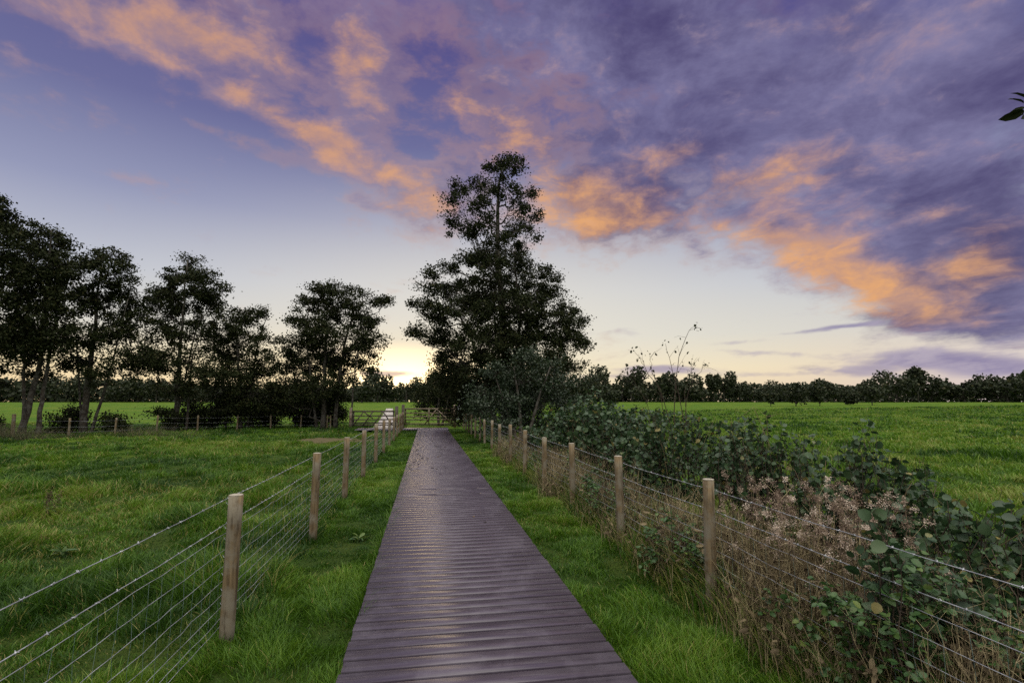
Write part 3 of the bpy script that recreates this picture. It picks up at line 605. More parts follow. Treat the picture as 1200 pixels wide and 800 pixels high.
HAZEL_B = dict(base=(4.18,3.3),
  trunks=[],
  puffs=[(-0.15,0.09,0.97,0.26,0.16,1.0),(-0.11,-0.11,0.95,0.26,0.15,1.0),(0.34,0.01,1.03,0.23,0.19,1.0),(-0.47,-0.03,0.71,0.32,0.21,1.0),(0.02,0.08,0.56,0.4,0.26,1.0),(0.27,-0.05,0.62,0.3,0.28,1.0),(-0.42,-0.07,0.37,0.37,0.21,1.0),(0.13,-0.0,0.19,0.39,0.24,1.0)])
HAZEL_C = dict(base=(4.61,6.3),
  trunks=[],
  puffs=[(-0.14,0.24,1.5,0.28,0.19,1.0),(-0.75,-0.21,1.37,0.28,0.19,1.0),(-0.12,-0.2,1.34,0.34,0.2,1.0),(0.45,0.06,1.17,0.36,0.25,1.0),(-0.22,0.2,1.05,0.46,0.28,1.0),(0.2,0.01,0.88,0.51,0.31,1.0),(-0.76,-0.03,0.98,0.34,0.26,1.0),(-0.13,0.19,0.6,0.51,0.29,1.0)])
HAZEL_D = dict(base=(4.79,8.8),
  trunks=[],
  puffs=[(0.13,0.2,1.43,0.34,0.19,1.0),(-0.59,-0.32,1.29,0.41,0.24,1.0),(0.62,0.28,1.25,0.42,0.26,1.0),(-0.95,-0.22,1.14,0.38,0.24,1.0),(0.87,-0.14,1.34,0.37,0.25,1.0),(0.06,0.25,0.83,0.61,0.31,1.0),(-0.73,-0.06,0.68,0.48,0.27,1.0),(0.67,0.22,0.7,0.41,0.31,1.0)])
HAZEL_E = dict(base=(5.25,13),
  trunks=[],
  puffs=[(-0.84,-0.36,1.44,0.59,0.35,1.0),(0.23,0.41,1.44,0.63,0.32,1.0),(0.66,-0.35,1.37,0.47,0.29,1.0),(-1.19,-0.38,1.06,0.58,0.34,1.0),(-0.26,-0.01,0.97,0.8,0.35,1.0),(0.61,-0.17,0.92,0.61,0.35,1.0),(-0.83,0.05,0.57,0.69,0.31,1.0),(0.51,0.44,0.47,0.73,0.32,1.0)])
HAZEL_F = dict(base=(5.79,19),
  trunks=[],
  puffs=[(0.7,0.33,2.21,0.41,0.33,1.0),(-0.24,-0.78,1.75,0.77,0.44,1.0),(0.74,-0.3,1.66,0.67,0.45,1.0),(-0.83,0.07,1.17,0.93,0.45,1.0),(0.32,-0.02,1.01,1.08,0.45,1.0),(-0.26,0.34,0.45,1.08,0.39,1.0),(-1.35,-0.02,0.61,0.78,0.38,1.0)])
SAPLING = dict(base=(4.96,9.5),
  trunks=[([(0.03,0.0,-0.15),(-0.05,0.0,1.64),(-0.24,0.0,2.31),(-0.36,0.0,2.9)],0.011,0.003),([(-0.15,0.0,-0.15),(-0.26,0.0,1.81),(-0.12,0.0,2.57),(0.16,0.0,3.22),(0.31,0.0,3.28)],0.011,0.002),([(-0.07,0.0,-0.15),(-0.42,0.0,1.81),(-0.8,0.0,2.44),(-1.04,0.0,2.77)],0.01,0.0025),([(-0.18,0.0,-0.15),(-0.5,0.0,1.89),(-0.66,0.0,2.39),(-0.71,0.0,2.71)],0.008,0.002),([(0.03,0.0,-0.15),(0.1,0.0,1.81),(0.38,0.0,2.32),(0.63,0.0,2.52)],0.008,0.002),([(0.1,0.0,-0.15),(0.04,0.0,1.98),(0.18,0.0,2.31),(0.23,0.0,2.52)],0.007,0.002),([(-0.25,0.0,-0.15),(-0.6,0.0,1.64),(-0.94,0.0,2.14),(-1.1,0.0,2.44)],0.007,0.002)],
  puffs=[])

# ================================================================ fences
def wire_line(mb, a, b, r, sag=0.0, wob=0.0, step=0.5, sides=5, twist=False):
    a = np.asarray(a, float); b = np.asarray(b, float)
    L = np.linalg.norm(b - a); n = max(2, int(L / step) + 1)
    tt = np.linspace(0, 1, n)[:, None]
    P = a + (b - a) * tt
    P[:, 2] -= sag * 4 * (tt[:, 0] * (1 - tt[:, 0]))
    if wob: P[1:-1] += rng.normal(0, wob, (n - 2, 3)) * np.array([0.4, 0, 1.0])
    mb.tube(P, r, sides, 0.5, cap=False)
    return P

def barbs(mb, P, every, r):
    for k in range(len(P) - 1):
        L = np.linalg.norm(P[k + 1] - P[k]); m = max(1, int(L / every))
        for q in range(m):
            c = P[k] + (P[k + 1] - P[k]) * (q + 0.5) / m
            ax = (P[k + 1] - P[k]) / L
            mb.tube([c - ax * 0.007, c + ax * 0.007], r * 1.7, 5)
            for sgn in (1, -1):
                a_ = rng.uniform(0, 2 * pi); dv = np.array([cos(a_), 0.25 * sgn, sin(a_)]) * 0.010
                mb.tube([c + ax * 0.004 * sgn - dv, c + ax * 0.004 * sgn + dv], r * 0.8, 3)

def round_post(x, y, top, r, parent, lean=(0, 0)):
    z0 = gz(x, y) - 0.05
    mb = MB(); rs = np.linspace(0, 1, 7)
    P = np.stack([lean[0] * rs, lean[1] * rs, (z0 + (top - 0.006 - z0) * rs)], -1)
    mb.tube(P, r * (1 + 0.05 * (rng.uniform(0, 1, 7) - .5)), 14, 0.5)
    po = mb.build('post', M['post'], parent, True, (x - parent.location.x, y - parent.location.y, -parent.location.z))
    cp = MB(); c = P[-1]
    cp.tube([c + (0, 0, 0.0005), c + (0, 0, 0.006), c + (0, 0, 0.008)], [r * 0.99, r * 0.97, r * 0.86], 14, 0.5)
    cp.build('cut_top', M['post_end'], po, False)
    if y < 11:
        sg = -1 if x < 0 else 1
        for hh in (1.02, .84, .76, .63, .5, .39, .29):
            sm = MB(); sm.tube([(sg * r * .72, -r * .75, hh), (sg * r * 1.06, -r * .35, hh + .012), (sg * r * 1.06, .0, hh)], .002, 4)
            sm.build('staple', M['wire'], po)
    return po

# ---- left fence beside the boardwalk
LX = -1.46
ys = [1.45, 4.38, 7.35, 10.13, 12.85, 15.9, 18.8, 21.5, 24.2, 26.8, 29.4, 31.8, 33.6]
lf = empty('wire_fence', (LX, 1.45, 0), 'round post and wire stock fence running along the left side of the boardwalk', 'fence')
tops = []
for k, yy in enumerate(ys):
    tp = 1.13 + random.uniform(-0.02, 0.02)
    if k == 1: tp = 1.085
    tops.append(tp)
    round_post(LX + random.uniform(-.012, .012), yy, tp, 0.052 if k < 9 else 0.055, lf, (random.uniform(-.015, .015) + (0.012 if k == 1 else 0), random.uniform(-.02, .02)))
wx = -0.058
def rel(o, x, y, z): return np.array([x - o.location.x, y - o.location.y, z - o.location.z])
for hgt, nm in ((1.05, 'barbed_wire'), (0.86, 'barbed_wire')):
    mb = MB()
    for k in range(len(ys) - 1):
        P = wire_line(mb, rel(lf, LX + wx, ys[k], hgt), rel(lf, LX + wx, ys[k + 1], hgt), 0.0026 if ys[k] < 14 else 0.0036, 0.006, 0.0015, 0.3)
        if ys[k] < 15: barbs(mb, P, 0.11, 0.0024)
    mb.build(nm, M['wire'], lf)
for hgt in (0.79, 0.665, 0.545, 0.435, 0.335, 0.245, 0.165, 0.105):
    mb = MB()
    for k in range(len(ys) - 1):
        wire_line(mb, rel(lf, LX + wx, ys[k], hgt), rel(lf, LX + wx, ys[k + 1], hgt), 0.0018 if ys[k] < 14 else 0.0028, 0.004, 0.0035, 0.15)
    mb.build('strand_wire', M['wire'], lf)
mb = MB()
for yy in np.arange(1.5, 33.0, 0.15):
    zz = np.array([0.79, 0.665, 0.545, 0.435, 0.335, 0.245, 0.165, 0.105])
    P = np.stack([np.full(8, wx) + rng.normal(0, .002, 8), np.full(8, yy - lf.location.y) + rng.normal(0, .006, 8), zz], -1)
    mb.tube(P, 0.0011, 3, cap=False)
mb.build('stay_wire', M['net'], lf)

# ---- right fence
RX = 2.45
rp = [(2.48, 1.35, 1.12), (2.50, 4.38, 1.11), (2.45, 6.37, 1.11), (2.46, 8.57, 1.10), (2.37, 10.3, 1.08), (2.40, 12.57, 1.10), (2.43, 14.82, 1.14), (2.42, 17.2, 1.05), (2.44, 19.4, 1.10), (2.42, 21.6, 1.06), (2.45, 23.8, 1.10), (2.44, 26.0, 1.08), (2.43, 28.1, 1.10), (2.45, 30.2, 1.06), (2.44, 32.3, 1.10), (2.45, 34.6, 1.10)]
rf = empty('wire_fence', (RX, 1.35, 0), 'round post and wire stock fence half buried in weeds right of the boardwalk', 'fence')
for k, (x, yy, tp) in enumerate(rp):
    round_post(x, yy, tp, 0.050, rf, (random.uniform(-.03, .02), random.uniform(-.02, .02)))
for hgt, nm, rad in ((1.015, 'barbed_wire', .0027), (0.83, 'barbed_wire', .0027), (0.74, 'strand_wire', .002), (0.61, 'strand_wire', .002), (0.49, 'strand_wire', .002), (0.375, 'strand_wire', .002), (0.27, 'strand_wire', .002)):
    mb = MB()
    for k in range(len(rp) - 1):
        a, b_ = rp[k], rp[k + 1]
        P = wire_line(mb, rel(rf, a[0] + 0.055, a[1], hgt), rel(rf, b_[0] + 0.055, b_[1], hgt), rad * (1 if a[1] < 14 else 1.5), 0.012, 0.002 if nm[0] == 'b' else 0.004, 0.25)
        if nm[0] == 'b' and a[1] < 12: barbs(mb, P, 0.11, 0.0024)
    mb.build(nm, M['wire'], rf)
mb = MB()
for k in range(len(rp) - 1):
    a, b_ = rp[k], rp[k + 1]
    for tt in np.arange(0.02, 1, 0.15 / (b_[1] - a[1])):
        zz = np.array([0.74, 0.61, 0.49, 0.375, 0.27])
        P = np.stack([np.full(5, a[0] + (b_[0] - a[0]) * tt + .055 - RX), np.full(5, a[1] + (b_[1] - a[1]) * tt - 1.35) + rng.normal(0, .006, 5), zz], -1)
        mb.tube(P, 0.0011, 3, cap=False)
mb.build('stay_wire', M['net'], rf)

# ---- old fence along the foot of the left trees
bp = [(-21.3, 31.0, 1.15, .085), (-18.2, 30.2, 1.0, .05), (-16.55, 31.1, .98, .05), (-15.3, 32.8, .98, .05), (-13.7, 34.2, 1.0, .05), (-11.8, 35.2, .98, .05), (-10.0, 35.9, .98, .05), (-8.3, 36.6, .95, .05), (-6.6, 36.5, .95, .05), (-6.35, 36.4, .95, .05)]
bf = empty('wire_fence', (-21.3, 31.0, 0), 'low post and wire fence along the foot of the left trees', 'fence')
for x, yy, tp, r in bp:
    round_post(x, yy, tp + gz(x, yy), r, bf, (random.uniform(-.03, .03), random.uniform(-.03, .03)))
for hgt in (0.85, 0.55, 0.3):
    mb = MB()
    for k in range(len(bp) - 1):
        a, b_ = bp[k], bp[k + 1]
        wire_line(mb, rel(bf, a[0], a[1] - a[3], hgt + gz(a[0], a[1])), rel(bf, b_[0], b_[1] - b_[3], hgt + gz(b_[0], b_[1])), 0.003, 0.02)
    mb.build('strand_wire', M['wire'], bf)

# ---- gates
def gate_post(x, y, w, top, mat, label):
    mb = MB(); z0 = gz(x, y) - 0.1
    mb.box(-w / 2, w / 2, -w / 2, w / 2, z0, top - 0.03)
    mb.add([(-w / 2, -w / 2, top - .03), (w / 2, -w / 2, top - .03), (w / 2, w / 2, top - .03), (-w / 2, w / 2, top - .03), (-w * .3, -w * .3, top), (w * .3, -w * .3, top), (w * .3, w * .3, top), (-w * .3, w * .3, top)],
           [[(0, 1, 5, 4), (1, 2, 6, 5), (2, 3, 7, 6), (3, 0, 4, 7), (4, 5, 6, 7)]])
    return tag(mb.build('gate_post', mat, None, False, (x, y, 0)), label, 'gate post')
gate_post(-4.95, 35.6, 0.17, 1.42, M['gate'], 'brown squared gate post at the tree end of the dark gate')
gate_post(-1.98, 35.6, 0.20, 1.50, M['dark_gate'], 'thick dark gate post between the two gates, nearer the dark gate')
gate_post(-1.62, 37.0, 0.20, 1.60, M['dark_gate'], 'thick dark gate post that the light brown gate meets on its left')
gate_post(1.98, 36.8, 0.20, 1.58, M['gate'], 'brown gate post with white sheeting behind it right of the light gate')

def field_gate(x0, x1, y, top, mat, label, braces, sag=0.0):
    g = empty('field_gate', (x0, y, 0), label, 'gate')
    w = x1 - x0; z0 = 0.22
    hs = [top, top - 0.30, top - 0.55, top - 0.76, z0 + 0.04]
    for k, hh in enumerate(hs):
        mb = MB(); mb.beam((0, 0, hh), (w, 0, hh - sag), 0.10 if k == 0 else 0.075, 0.05 if k == 0 else 0.025, random.random()); mb.build('rail', mat, g)
    for xs, ww in ((0.05, 0.10), (w - 0.05, 0.08)):
        mb = MB(); mb.box(xs - ww / 2, xs + ww / 2, 0.028, 0.075, z0 - 0.03, top + 0.05); mb.build('stile', mat, g)
    for a, b_ in braces:
        mb = MB(); mb.beam((a[0] * w, -0.032, z0 + a[1] * (top - z0)), (b_[0] * w, -0.032, z0 + b_[1] * (top - z0)), 0.075, 0.024); mb.build('brace', mat, g)
    return g
field_gate(-4.83, -2.12, 35.6, 1.16, M['dark_gate'], 'dark weathered five bar field gate with crossed braces at the left', [((0.02, .05), (.26, .98)), ((.26, .05), (.48, .98)), ((.50, .02), (.72, .98)), ((.72, .98), (.96, .02)), ((.48, .5), (.26, .98))])
field_gate(-1.50, 1.85, 37.0, 1.30, M['gate'], 'light brown five bar field gate closed across the end of the boardwalk', [((.98, .03), (.66, .98)), ((.66, .98), (.42, .03)), ((.5, .03), (.5, .98))])
# white sheeting caught behind the gate post
mb = MB()
nu, nv = 7, 13
uu, vv = np.meshgrid(np.linspace(0, 1, nu), np.linspace(0, 1, nv))
wd = 0.20 + 0.12 * np.sin(vv * 7.0) * (1 - vv)
V = np.stack([uu * wd, 0.07 * np.sin(uu * 6 + vv * 5), 1.50 - vv * 0.95 + 0.04 * np.sin(uu * 9)], -1).reshape(-1, 3)
idx = (np.arange(nv - 1)[:, None] * nu + np.arange(nu - 1)[None, :])
Q = np.stack([idx, idx + 1, idx + nu + 1, idx + nu], -1).reshape(-1, 4)
Q = Q[~np.isin(np.arange(len(Q)), [22, 23, 24, 28, 29, 46, 47, 51, 52, 53, 65, 66, 70])]
back_ = V + np.array([0, 0.012, 0])
mb.add(V, [Q]); mb.add(back_, [Q[:, ::-1]])
tag(mb.build('plastic_sheet', M['plastic'], None, True, (2.10, 36.78, 0)), 'ragged white plastic sheet hanging beside the right gate post', 'sheet')

# ================================================================ trees
def bez(a, b, n, lift=0.0, wob=0.0):
    tt = np.linspace(0, 1, n)[:, None]
    P = a + (b - a) * tt
    P[:, 2] += lift * 4 * (tt[:, 0] * (1 - tt[:, 0]))
    if wob and n > 2: P[1:-1] += rng.normal(0, wob, (n - 2, 3))
    return P

def smooth_path(pts, n):
    P = np.asarray(pts, float)
    tt = np.linspace(0, len(P) - 1, n)
    out = np.stack([np.interp(tt, np.arange(len(P)), P[:, k]) for k in range(3)], -1)
    for _ in range(2): out[1:-1] = (out[:-2] + 2 * out[1:-1] + out[2:]) / 4
    return out

def tree(spec, name, label, cat, leafmat, leaf=0.125, cover=1.0, group=None, depth=0.9, twigs=1.0, thin=1.0, clump=0.21):
    bx, by = spec['base']
    root = empty(name, (bx, by, gz(bx, by)), label, cat, group)
    bz = root.location.z
    mb = MB(); spine = []; srad = []
    for pts, r0, r1 in spec['trunks']:
        P = smooth_path(pts, 16); P[:, 2] -= bz
        P[1:-1] += rng.normal(0, 0.025, (14, 3)) * min(1, r0 * 6)
        R = r1 + (r0 - r1) * np.linspace(1, 0, 16) ** 1.15
        R[0] *= 1.35
        mb.tube(P, R, 9, 0.5)
        spine.append(P); srad.append(R)
    mb.build('trunk', M['bark'], root, True)
    S = np.concatenate(spine); SR = np.concatenate(srad)
    br = MB(); LP = []; LS = []
    for cx, cy, cz, rx, rz, den in spec['puffs']:
        c = np.array([cx, cy, cz - bz]); ry = depth * (rx + rz) / 2
        R3 = np.array([rx, ry, rz]) * rng.uniform(.85, 1.18, 3)
        hd = np.hypot(S[:, 0] - cx, S[:, 1] - cy)
        want = np.abs(S[:, 2] - (c[2] - 0.55 * hd)) + 0.35 * hd
        k = int(np.argmin(want))
        a = S[k]
        r0 = min(SR[k] * 0.55, 0.02 + 0.022 * np.linalg.norm(c - a)) * thin
        limb = bez(a, c, 7, -0.08 * np.linalg.norm(c - a), 0.05 * np.linalg.norm(c - a))
        br.tube(limb, np.linspace(r0, 0.012 * thin, 7), 6, 0.5)
        area = pi * rx * rz
        nc = max(5, int(area * 8.5 * den * cover))
        for _ in range(nc):
            dv = rand_dirs(1)[0] * (rng.uniform(0.25, 1.05) ** 0.6 + (rng.uniform() < .15) * rng.uniform(0, .4))
            tip = c + dv * R3
            st = limb[rng.integers(3, 7)]
            P = bez(st, tip, 4, 0.05, 0.06 * np.linalg.norm(tip - st))
            br.tube(P, np.linspace(0.012, 0.004, 4) * thin, 4, 0.5)
            for q in range(int(2 * twigs)):
                s2 = P[rng.integers(1, 4)]; e2 = s2 + rand_dirs(1)[0] * rng.uniform(.15, .45)
                br.tube([s2, e2], [0.006 * thin, 0.003 * thin], 3, 0.5, cap=False)
            nl = int(100 * rng.uniform(0.5, 1.5) * (0.125 / leaf) ** 1.2)
            cl = clump * rng.uniform(0.6, 1.4)
            pts = tip + rng.normal(0, 1, (nl, 3)) * np.array([cl, cl, cl * 0.7])
            LP.append(pts)
    br.build('branches', M['bark'], root, True)
    P = np.concatenate(LP); P = P[P[:, 2] > 0.05]
    n = len(P)
    nm = unit(rand_dirs(n) + np.array([0, 0, 0.6])); al = unit(rand_dirs(n) + np.array([0, 0, -0.35]))
    tn = np.clip(rng.normal(0.45, 0.22, n), 0, 1)
    V, F, T = leaves(P, leaf * rng.uniform(0.6, 1.3, n), nm, al, tn, simple=True, width=1.05)
    mesh_np('foliage', V, F, leafmat, root, T)
    return root

tree(EDGE_TREE, 'alder_tree', 'dark tree cut by the left edge of the view, tallest of the left row', 'tree', M['tree_leaf'])
tree(LEANING_TREE, 'alder_tree', 'dark tree with several leaning pale stems behind the thick fence post', 'tree', M['tree_leaf'])
tree(FORKED_TREE, 'alder_tree', 'dark airy tree with a forked trunk, between the leaning stems and the upright tree', 'tree', M['tree_leaf'], cover=.9)
tree(UPRIGHT_TREE, 'alder_tree', 'dark upright tree with a straight trunk and pointed top in the left row', 'tree', M['tree_leaf'], cover=.95)
tree(SHORT_TREE, 'alder_tree', 'short dark tree with a side arm, lowest crown of the left row', 'tree', M['tree_leaf'])
tree(SPREADING_TREE, 'alder_tree', 'broad spreading dark tree with three stems left of the dark gate', 'tree', M['tree_leaf'])
tree(SLIM_TREE, 'young_tree', 'slim young tree with sparse leaves beside the dark gate post', 'tree', M['tree_leaf'], cover=.7)
tree(TALL_TREE, 'tall_tree', 'tall alder with a thin upper crown, standing alone right of the boardwalk', 'tree', M['tree_leaf'], leaf=0.11, cover=1.0, clump=.19)
tree(LOW_TREE, 'sallow_bush', 'grey green sallow bush in front of the tall alder trunk', 'bush', M['low_leaf'], leaf=0.10, cover=.95)
tree(ROUND_BUSH, 'hawthorn_bush', 'dark rounded bush behind the light brown gate', 'bush', M['tree_leaf'], leaf=0.12, cover=1.1)
# undergrowth at the foot of the left row: one scrubby bush after another
UG = [(-20.2, 33.5, 1.5), (-17.4, 33.0, 1.1), (-15.8, 35.0, 1.5), (-14.6, 36.2, 2.0), (-13.2, 37.2, 2.2), (-11.8, 37.6, 2.4), (-10.4, 38.2, 2.6), (-9.2, 38.8, 2.4), (-7.9, 38.9, 2.4), (-6.6, 38.8, 1.7), (-23.6, 32.4, 1.5)]
for k, (x, yy, hh) in enumerate(UG):
    w = rng.uniform(0.9, 1.3)
    sp = dict(base=(x, yy), trunks=[([(0, 0, -.1), (.1, 0, hh * .4), (.05, .1, hh * .7)], .05, .02), ([(.1, 0, -.1), (-.2, 0, hh * .4), (-.35, 0, hh * .6)], .04, .015)],
              puffs=[(rng.uniform(-.7, .7), rng.uniform(-.4, .4), hh * f, w * .6, hh * .22, 1.0) for f in (.25, .35, .5, .62, .78)])
    for q in range(len(sp['puffs'])):
        p_ = list(sp['puffs'][q]); p_[2] += gz(x, yy); sp['puffs'][q] = tuple(p_)
    tree(sp, 'scrub_bush', 'dark scrubby bush in the undergrowth beneath the left row of trees', 'bush', M['tree_leaf'], leaf=0.12, cover=1.0, group='scrub bushes under the left trees')

# ---- far trees beyond the fields
def crown(n, W, H, base, seed):
    """leaf clumps of one far tree"""
    r_ = np.random.default_rng(seed)
    lob = r_.uniform(-1, 1, (7, 3)) * np.array([W * .34, W * .34, H * .22]) + np.array([0, 0, base + (H - base) * .55])
    pts = []
    for c in lob:
        dv = unit(r_.normal(size=(n // 7, 3))) * r_.uniform(.4, 1.0, (n // 7, 1)) ** .5
        pts.append(c + dv * np.array([W * .27, W * .27, (H - base) * .30]))
    return np.concatenate(pts)

def far_tree_mesh(W, H, base, size, seed, n=1400):
    global rng
    P = crown(n, W, H, base, seed); n = len(P)
    nm = unit(rand_dirs(n) + np.array([0, 0, .4])); al = rand_dirs(n)
    V, F, T = leaves(P, size * rng.uniform(.6, 1.4, n), nm, al, np.clip(rng.normal(.45, .22, n), 0, 1), simple=True, width=1.3)
    tr = MB(); tr.tube([(0, 0, -.4), (.1, 0, base), (0, .1, H * .6)], [W * .035, W * .028, W * .012], 7)
    for q in range(5):
        tr.tube([(.05, 0, base + q * H * .07), P[q * 37]], [W * .013, .02], 4)
    return (V, F, T), tr

protos = []
FT = [('broad', 10, 8.5, .4), ('round', 8, 7.8, .3), ('tall', 7, 10.0, 1.2), ('low', 9, 6.0, .1), ('thin', 4.8, 8.8, 2.0)]
for k, (nm, W_, H_, b_) in enumerate(FT):
    (V, F, T), tr = far_tree_mesh(W_, H_, b_, 0.62, 50 + k)
    root = empty('far_tree', (0, 0, 0), 'dark far tree in the treeline beyond the fields', 'tree', 'trees of the far treeline')
    protos.append((root, tr.build('trunk', M['bark'], root, True), mesh_np('foliage', V, F, M['far_leaf'], root, T)))
used = set()
def place_far(k, x, y, s, rz, label=None):
    root, tr, fo = protos[k]
    if k in used:
        r2 = root.copy(); COL.objects.link(r2)
        for c_ in (tr, fo):
            d2 = c_.copy(); COL.objects.link(d2); d2.parent = r2
        root = r2
    used.add(k)
    root.location = (x, y, gz(x, y)); root.scale = (s, s, s); root.rotation_euler = (0, 0, rz)
    if label: root['label'] = label; del root['group']
# azimuth (deg), distance, prototype, scale
far = []
for a in np.arange(-44, 62, 1.55):
    dd = 205 + 22 * sin(a * .31) + random.uniform(-10, 10)
    if a > 22: dd = 190 + 15 * sin(a * .4) + random.uniform(-8, 8)
    if -8 < a < 3: dd = 175 + random.uniform(-12, 12)
    k = random.choice([0, 0, 1, 1, 2, 3, 3, 4]); s_ = random.uniform(.68, 1.2)
    if 8 < a < 26: s_ *= 1.15
    if a > 6: s_ *= 1.15
    if a > 49: s_ *= 1.12
    if 36 < a < 47: s_ *= .82
    if -1 < a < 5: s_ *= .9
    far.append((a + random.uniform(-.5, .5), dd, k, s_))
for a, dd, k, s_ in far:
    place_far(k, dd * sin(radians(a)), dd * cos(radians(a)), s_, random.uniform(0, 6))
# the solid wood and hedge behind them, one mass
P = []
for a in np.arange(-50, 70, .16):
    dd = 222 + 14 * sin(a * .27)
    hh = 4.6 + 2.2 * vnoise(np.array([a * .6]), np.array([2.0]), 8)[0] + 1.3 * vnoise(np.array([a * 2.1]), np.array([5.0]), 8)[0]
    m_ = 60
    q = np.stack([np.full(m_, dd * sin(radians(a))) + rng.normal(0, .8, m_), np.full(m_, dd * cos(radians(a))) + rng.normal(0, 1.6, m_), 1.2 + hh * rng.uniform(0, 1, m_) ** 1.15], -1)
    P.append(q)
P = np.concatenate(P); n = len(P)
V, F, T = leaves(P, .95 * rng.uniform(.6, 1.4, n), unit(rand_dirs(n) + np.array([0, -.8, .3])), rand_dirs(n), np.clip(rng.normal(.4, .2, n), 0, 1), simple=True, width=1.4)
tag(mesh_np('far_wood', V, F, M['far_leaf'], None, T), 'dark unbroken wood along the horizon beyond the fields', 'wood', kind='stuff')
# field bushes standing out before the wood on the right
for k, (px_a, dd, W_, H_) in enumerate([(38.2, 120, 4.2, 5.0), (40.2, 122, 3.0, 4.6), (42.6, 128, 2.6, 2.8), (44.3, 130, 3.4, 4.2), (36.0, 118, 2.4, 3.0), (20.5, 95, 4.0, 4.2)]):
    (V, F, T), tr = far_tree_mesh(W_, H_, .2, .42, 80 + k, 1000)
    x, yy = dd * sin(radians(px_a)), dd * cos(radians(px_a))
    root = empty('field_bush', (x, yy, gz(x, yy)), 'rounded bush standing in the right field before the far trees', 'bush', 'bushes at the edge of the right field')
    tr.build('trunk', M['bark'], root, True); mesh_np('foliage', V, F, M['far_leaf'], root, T)

# ================================================================ hazel scrub behind the right fence
def hazel(spec, label, leaf=0.085, per=150, mat='leaf', twiggy=12):
    bx, by = spec['base']
    root = empty('hazel_bush', (bx, by, gz(bx, by)), label, 'bush')
    st = MB(); LP = []; LN = []; LA = []
    puffs = spec['puffs']
    lowest = min(p[2] for p in puffs)
    for cx, cy, cz, rx, rz, den in puffs:
        c = np.array([cx, cy, max(cz, 0.15)]); ry = 0.8 * rx
        ns = max(8, int(34 * rx * max(rz, .2) * den * (0.085 / leaf) ** 1.5 * 4.5))
        for _ in range(ns):
            dv = rand_dirs(1)[0] * rng.uniform(.2, 1.0) ** .5
            if dv[2] < -.6: dv[2] *= -.5
            tip = c + dv * np.array([rx, ry, rz])
            tip[2] = max(tip[2], .1)
            foot = np.array([cx * .75 + rng.normal(0, .18), cy * .75 + rng.normal(0, .18), -.05])
            a = foot + (tip - foot) * rng.uniform(.35, .6)
            if rng.uniform() < .3: a = foot
            P = bez(a, tip, 5, .06 * np.linalg.norm(tip - a), .025)
            st.tube(P, np.linspace(.006, .0018, 5), 4, .5, cap=False)
            nl = rng.integers(8, 15)
            tt = rng.uniform(.15, 1.0, nl)
            base = np.stack([np.interp(tt, np.linspace(0, 1, 5), P[:, k]) for k in range(3)], -1)
            out = unit(rand_dirs(nl) * np.array([1, 1, .45]) + unit(tip - a) * .5)
            LP.append(base + out * rng.uniform(.01, .035, (nl, 1))); LA.append(out + np.array([0, 0, -.25]))
            LN.append(unit(rand_dirs(nl) * 1.1 + np.array([0, 0, .6]) + unit(base - c - np.array([0, 0, -.3])) * .5))
    bare = MB()
    for _ in range(twiggy):
        cx, cy, cz, rx, rz, den = puffs[rng.integers(len(puffs))]
        f = np.array([cx * .8 + rng.normal(0, .25), cy * .8 + rng.normal(0, .25), -.05]); e = np.array([cx, cy, cz]) + rand_dirs(1)[0] * np.array([rx, rx, rz]) * 1.15
        e[2] = max(e[2], .4); P = bez(f, e, 8, .12, .011)
        bare.tube(P, np.linspace(.007, .002, 8), 5, .5, cap=False)
        for _q in range(4):
            s_ = P[rng.integers(3, 8)]; bare.tube([s_, s_ + rand_dirs(1)[0] * rng.uniform(.08, .25)], [.0025, .0012], 3, .5, cap=False)
    if twiggy: bare.build('bare_stems', M['dry'], root)
    st.build('stems', M['twig'], root, True)
    P = np.concatenate(LP); n = len(P)
    V, F, T = leaves(P, leaf * np.clip(np.exp(rng.normal(-.08, .38, n)), .35, 1.5), np.concatenate(LN), np.concatenate(LA), np.clip(rng.normal(.42, .22, n) + (rng.uniform(0, 1, n) < .05) * .6, 0, 1), width=1.0)
    mesh_np('foliage', V, F, M[mat], root, T, smooth=True)
    return root
hazel(HAZEL_A, 'big leafy hazel bush rising behind the pink seed heads', .058)
hazel(HAZEL_B, 'hazel bush nearest the camera in the lower right corner behind the wires', .060)
hazel(HAZEL_G, 'hazel suckers pressing against the wires between the seed heads and the lower right corner', .055, twiggy=0)
hazel(HAZEL_H, 'low dark leafy scrub behind the wires between the third and fifth right posts', .065)
hazel(HAZEL_I, 'dark leafy scrub under the sallow along the far right fence', .08)
hazel(HAZEL_J, 'dark scrub far along the hedge below the horizon, right of the sallow', .12)
hazel(HAZEL_C, 'hazel bush with a tall top shoot behind the second nearest fence post', .062)
hazel(HAZEL_D, 'dark hazel bush at the foot of the bare twiggy sapling', .072)
hazel(HAZEL_E, 'dense dark bush between the twiggy sapling and the sallow', .095)
hazel(HAZEL_F, 'dark bush at the right foot of the tall alder', .105)

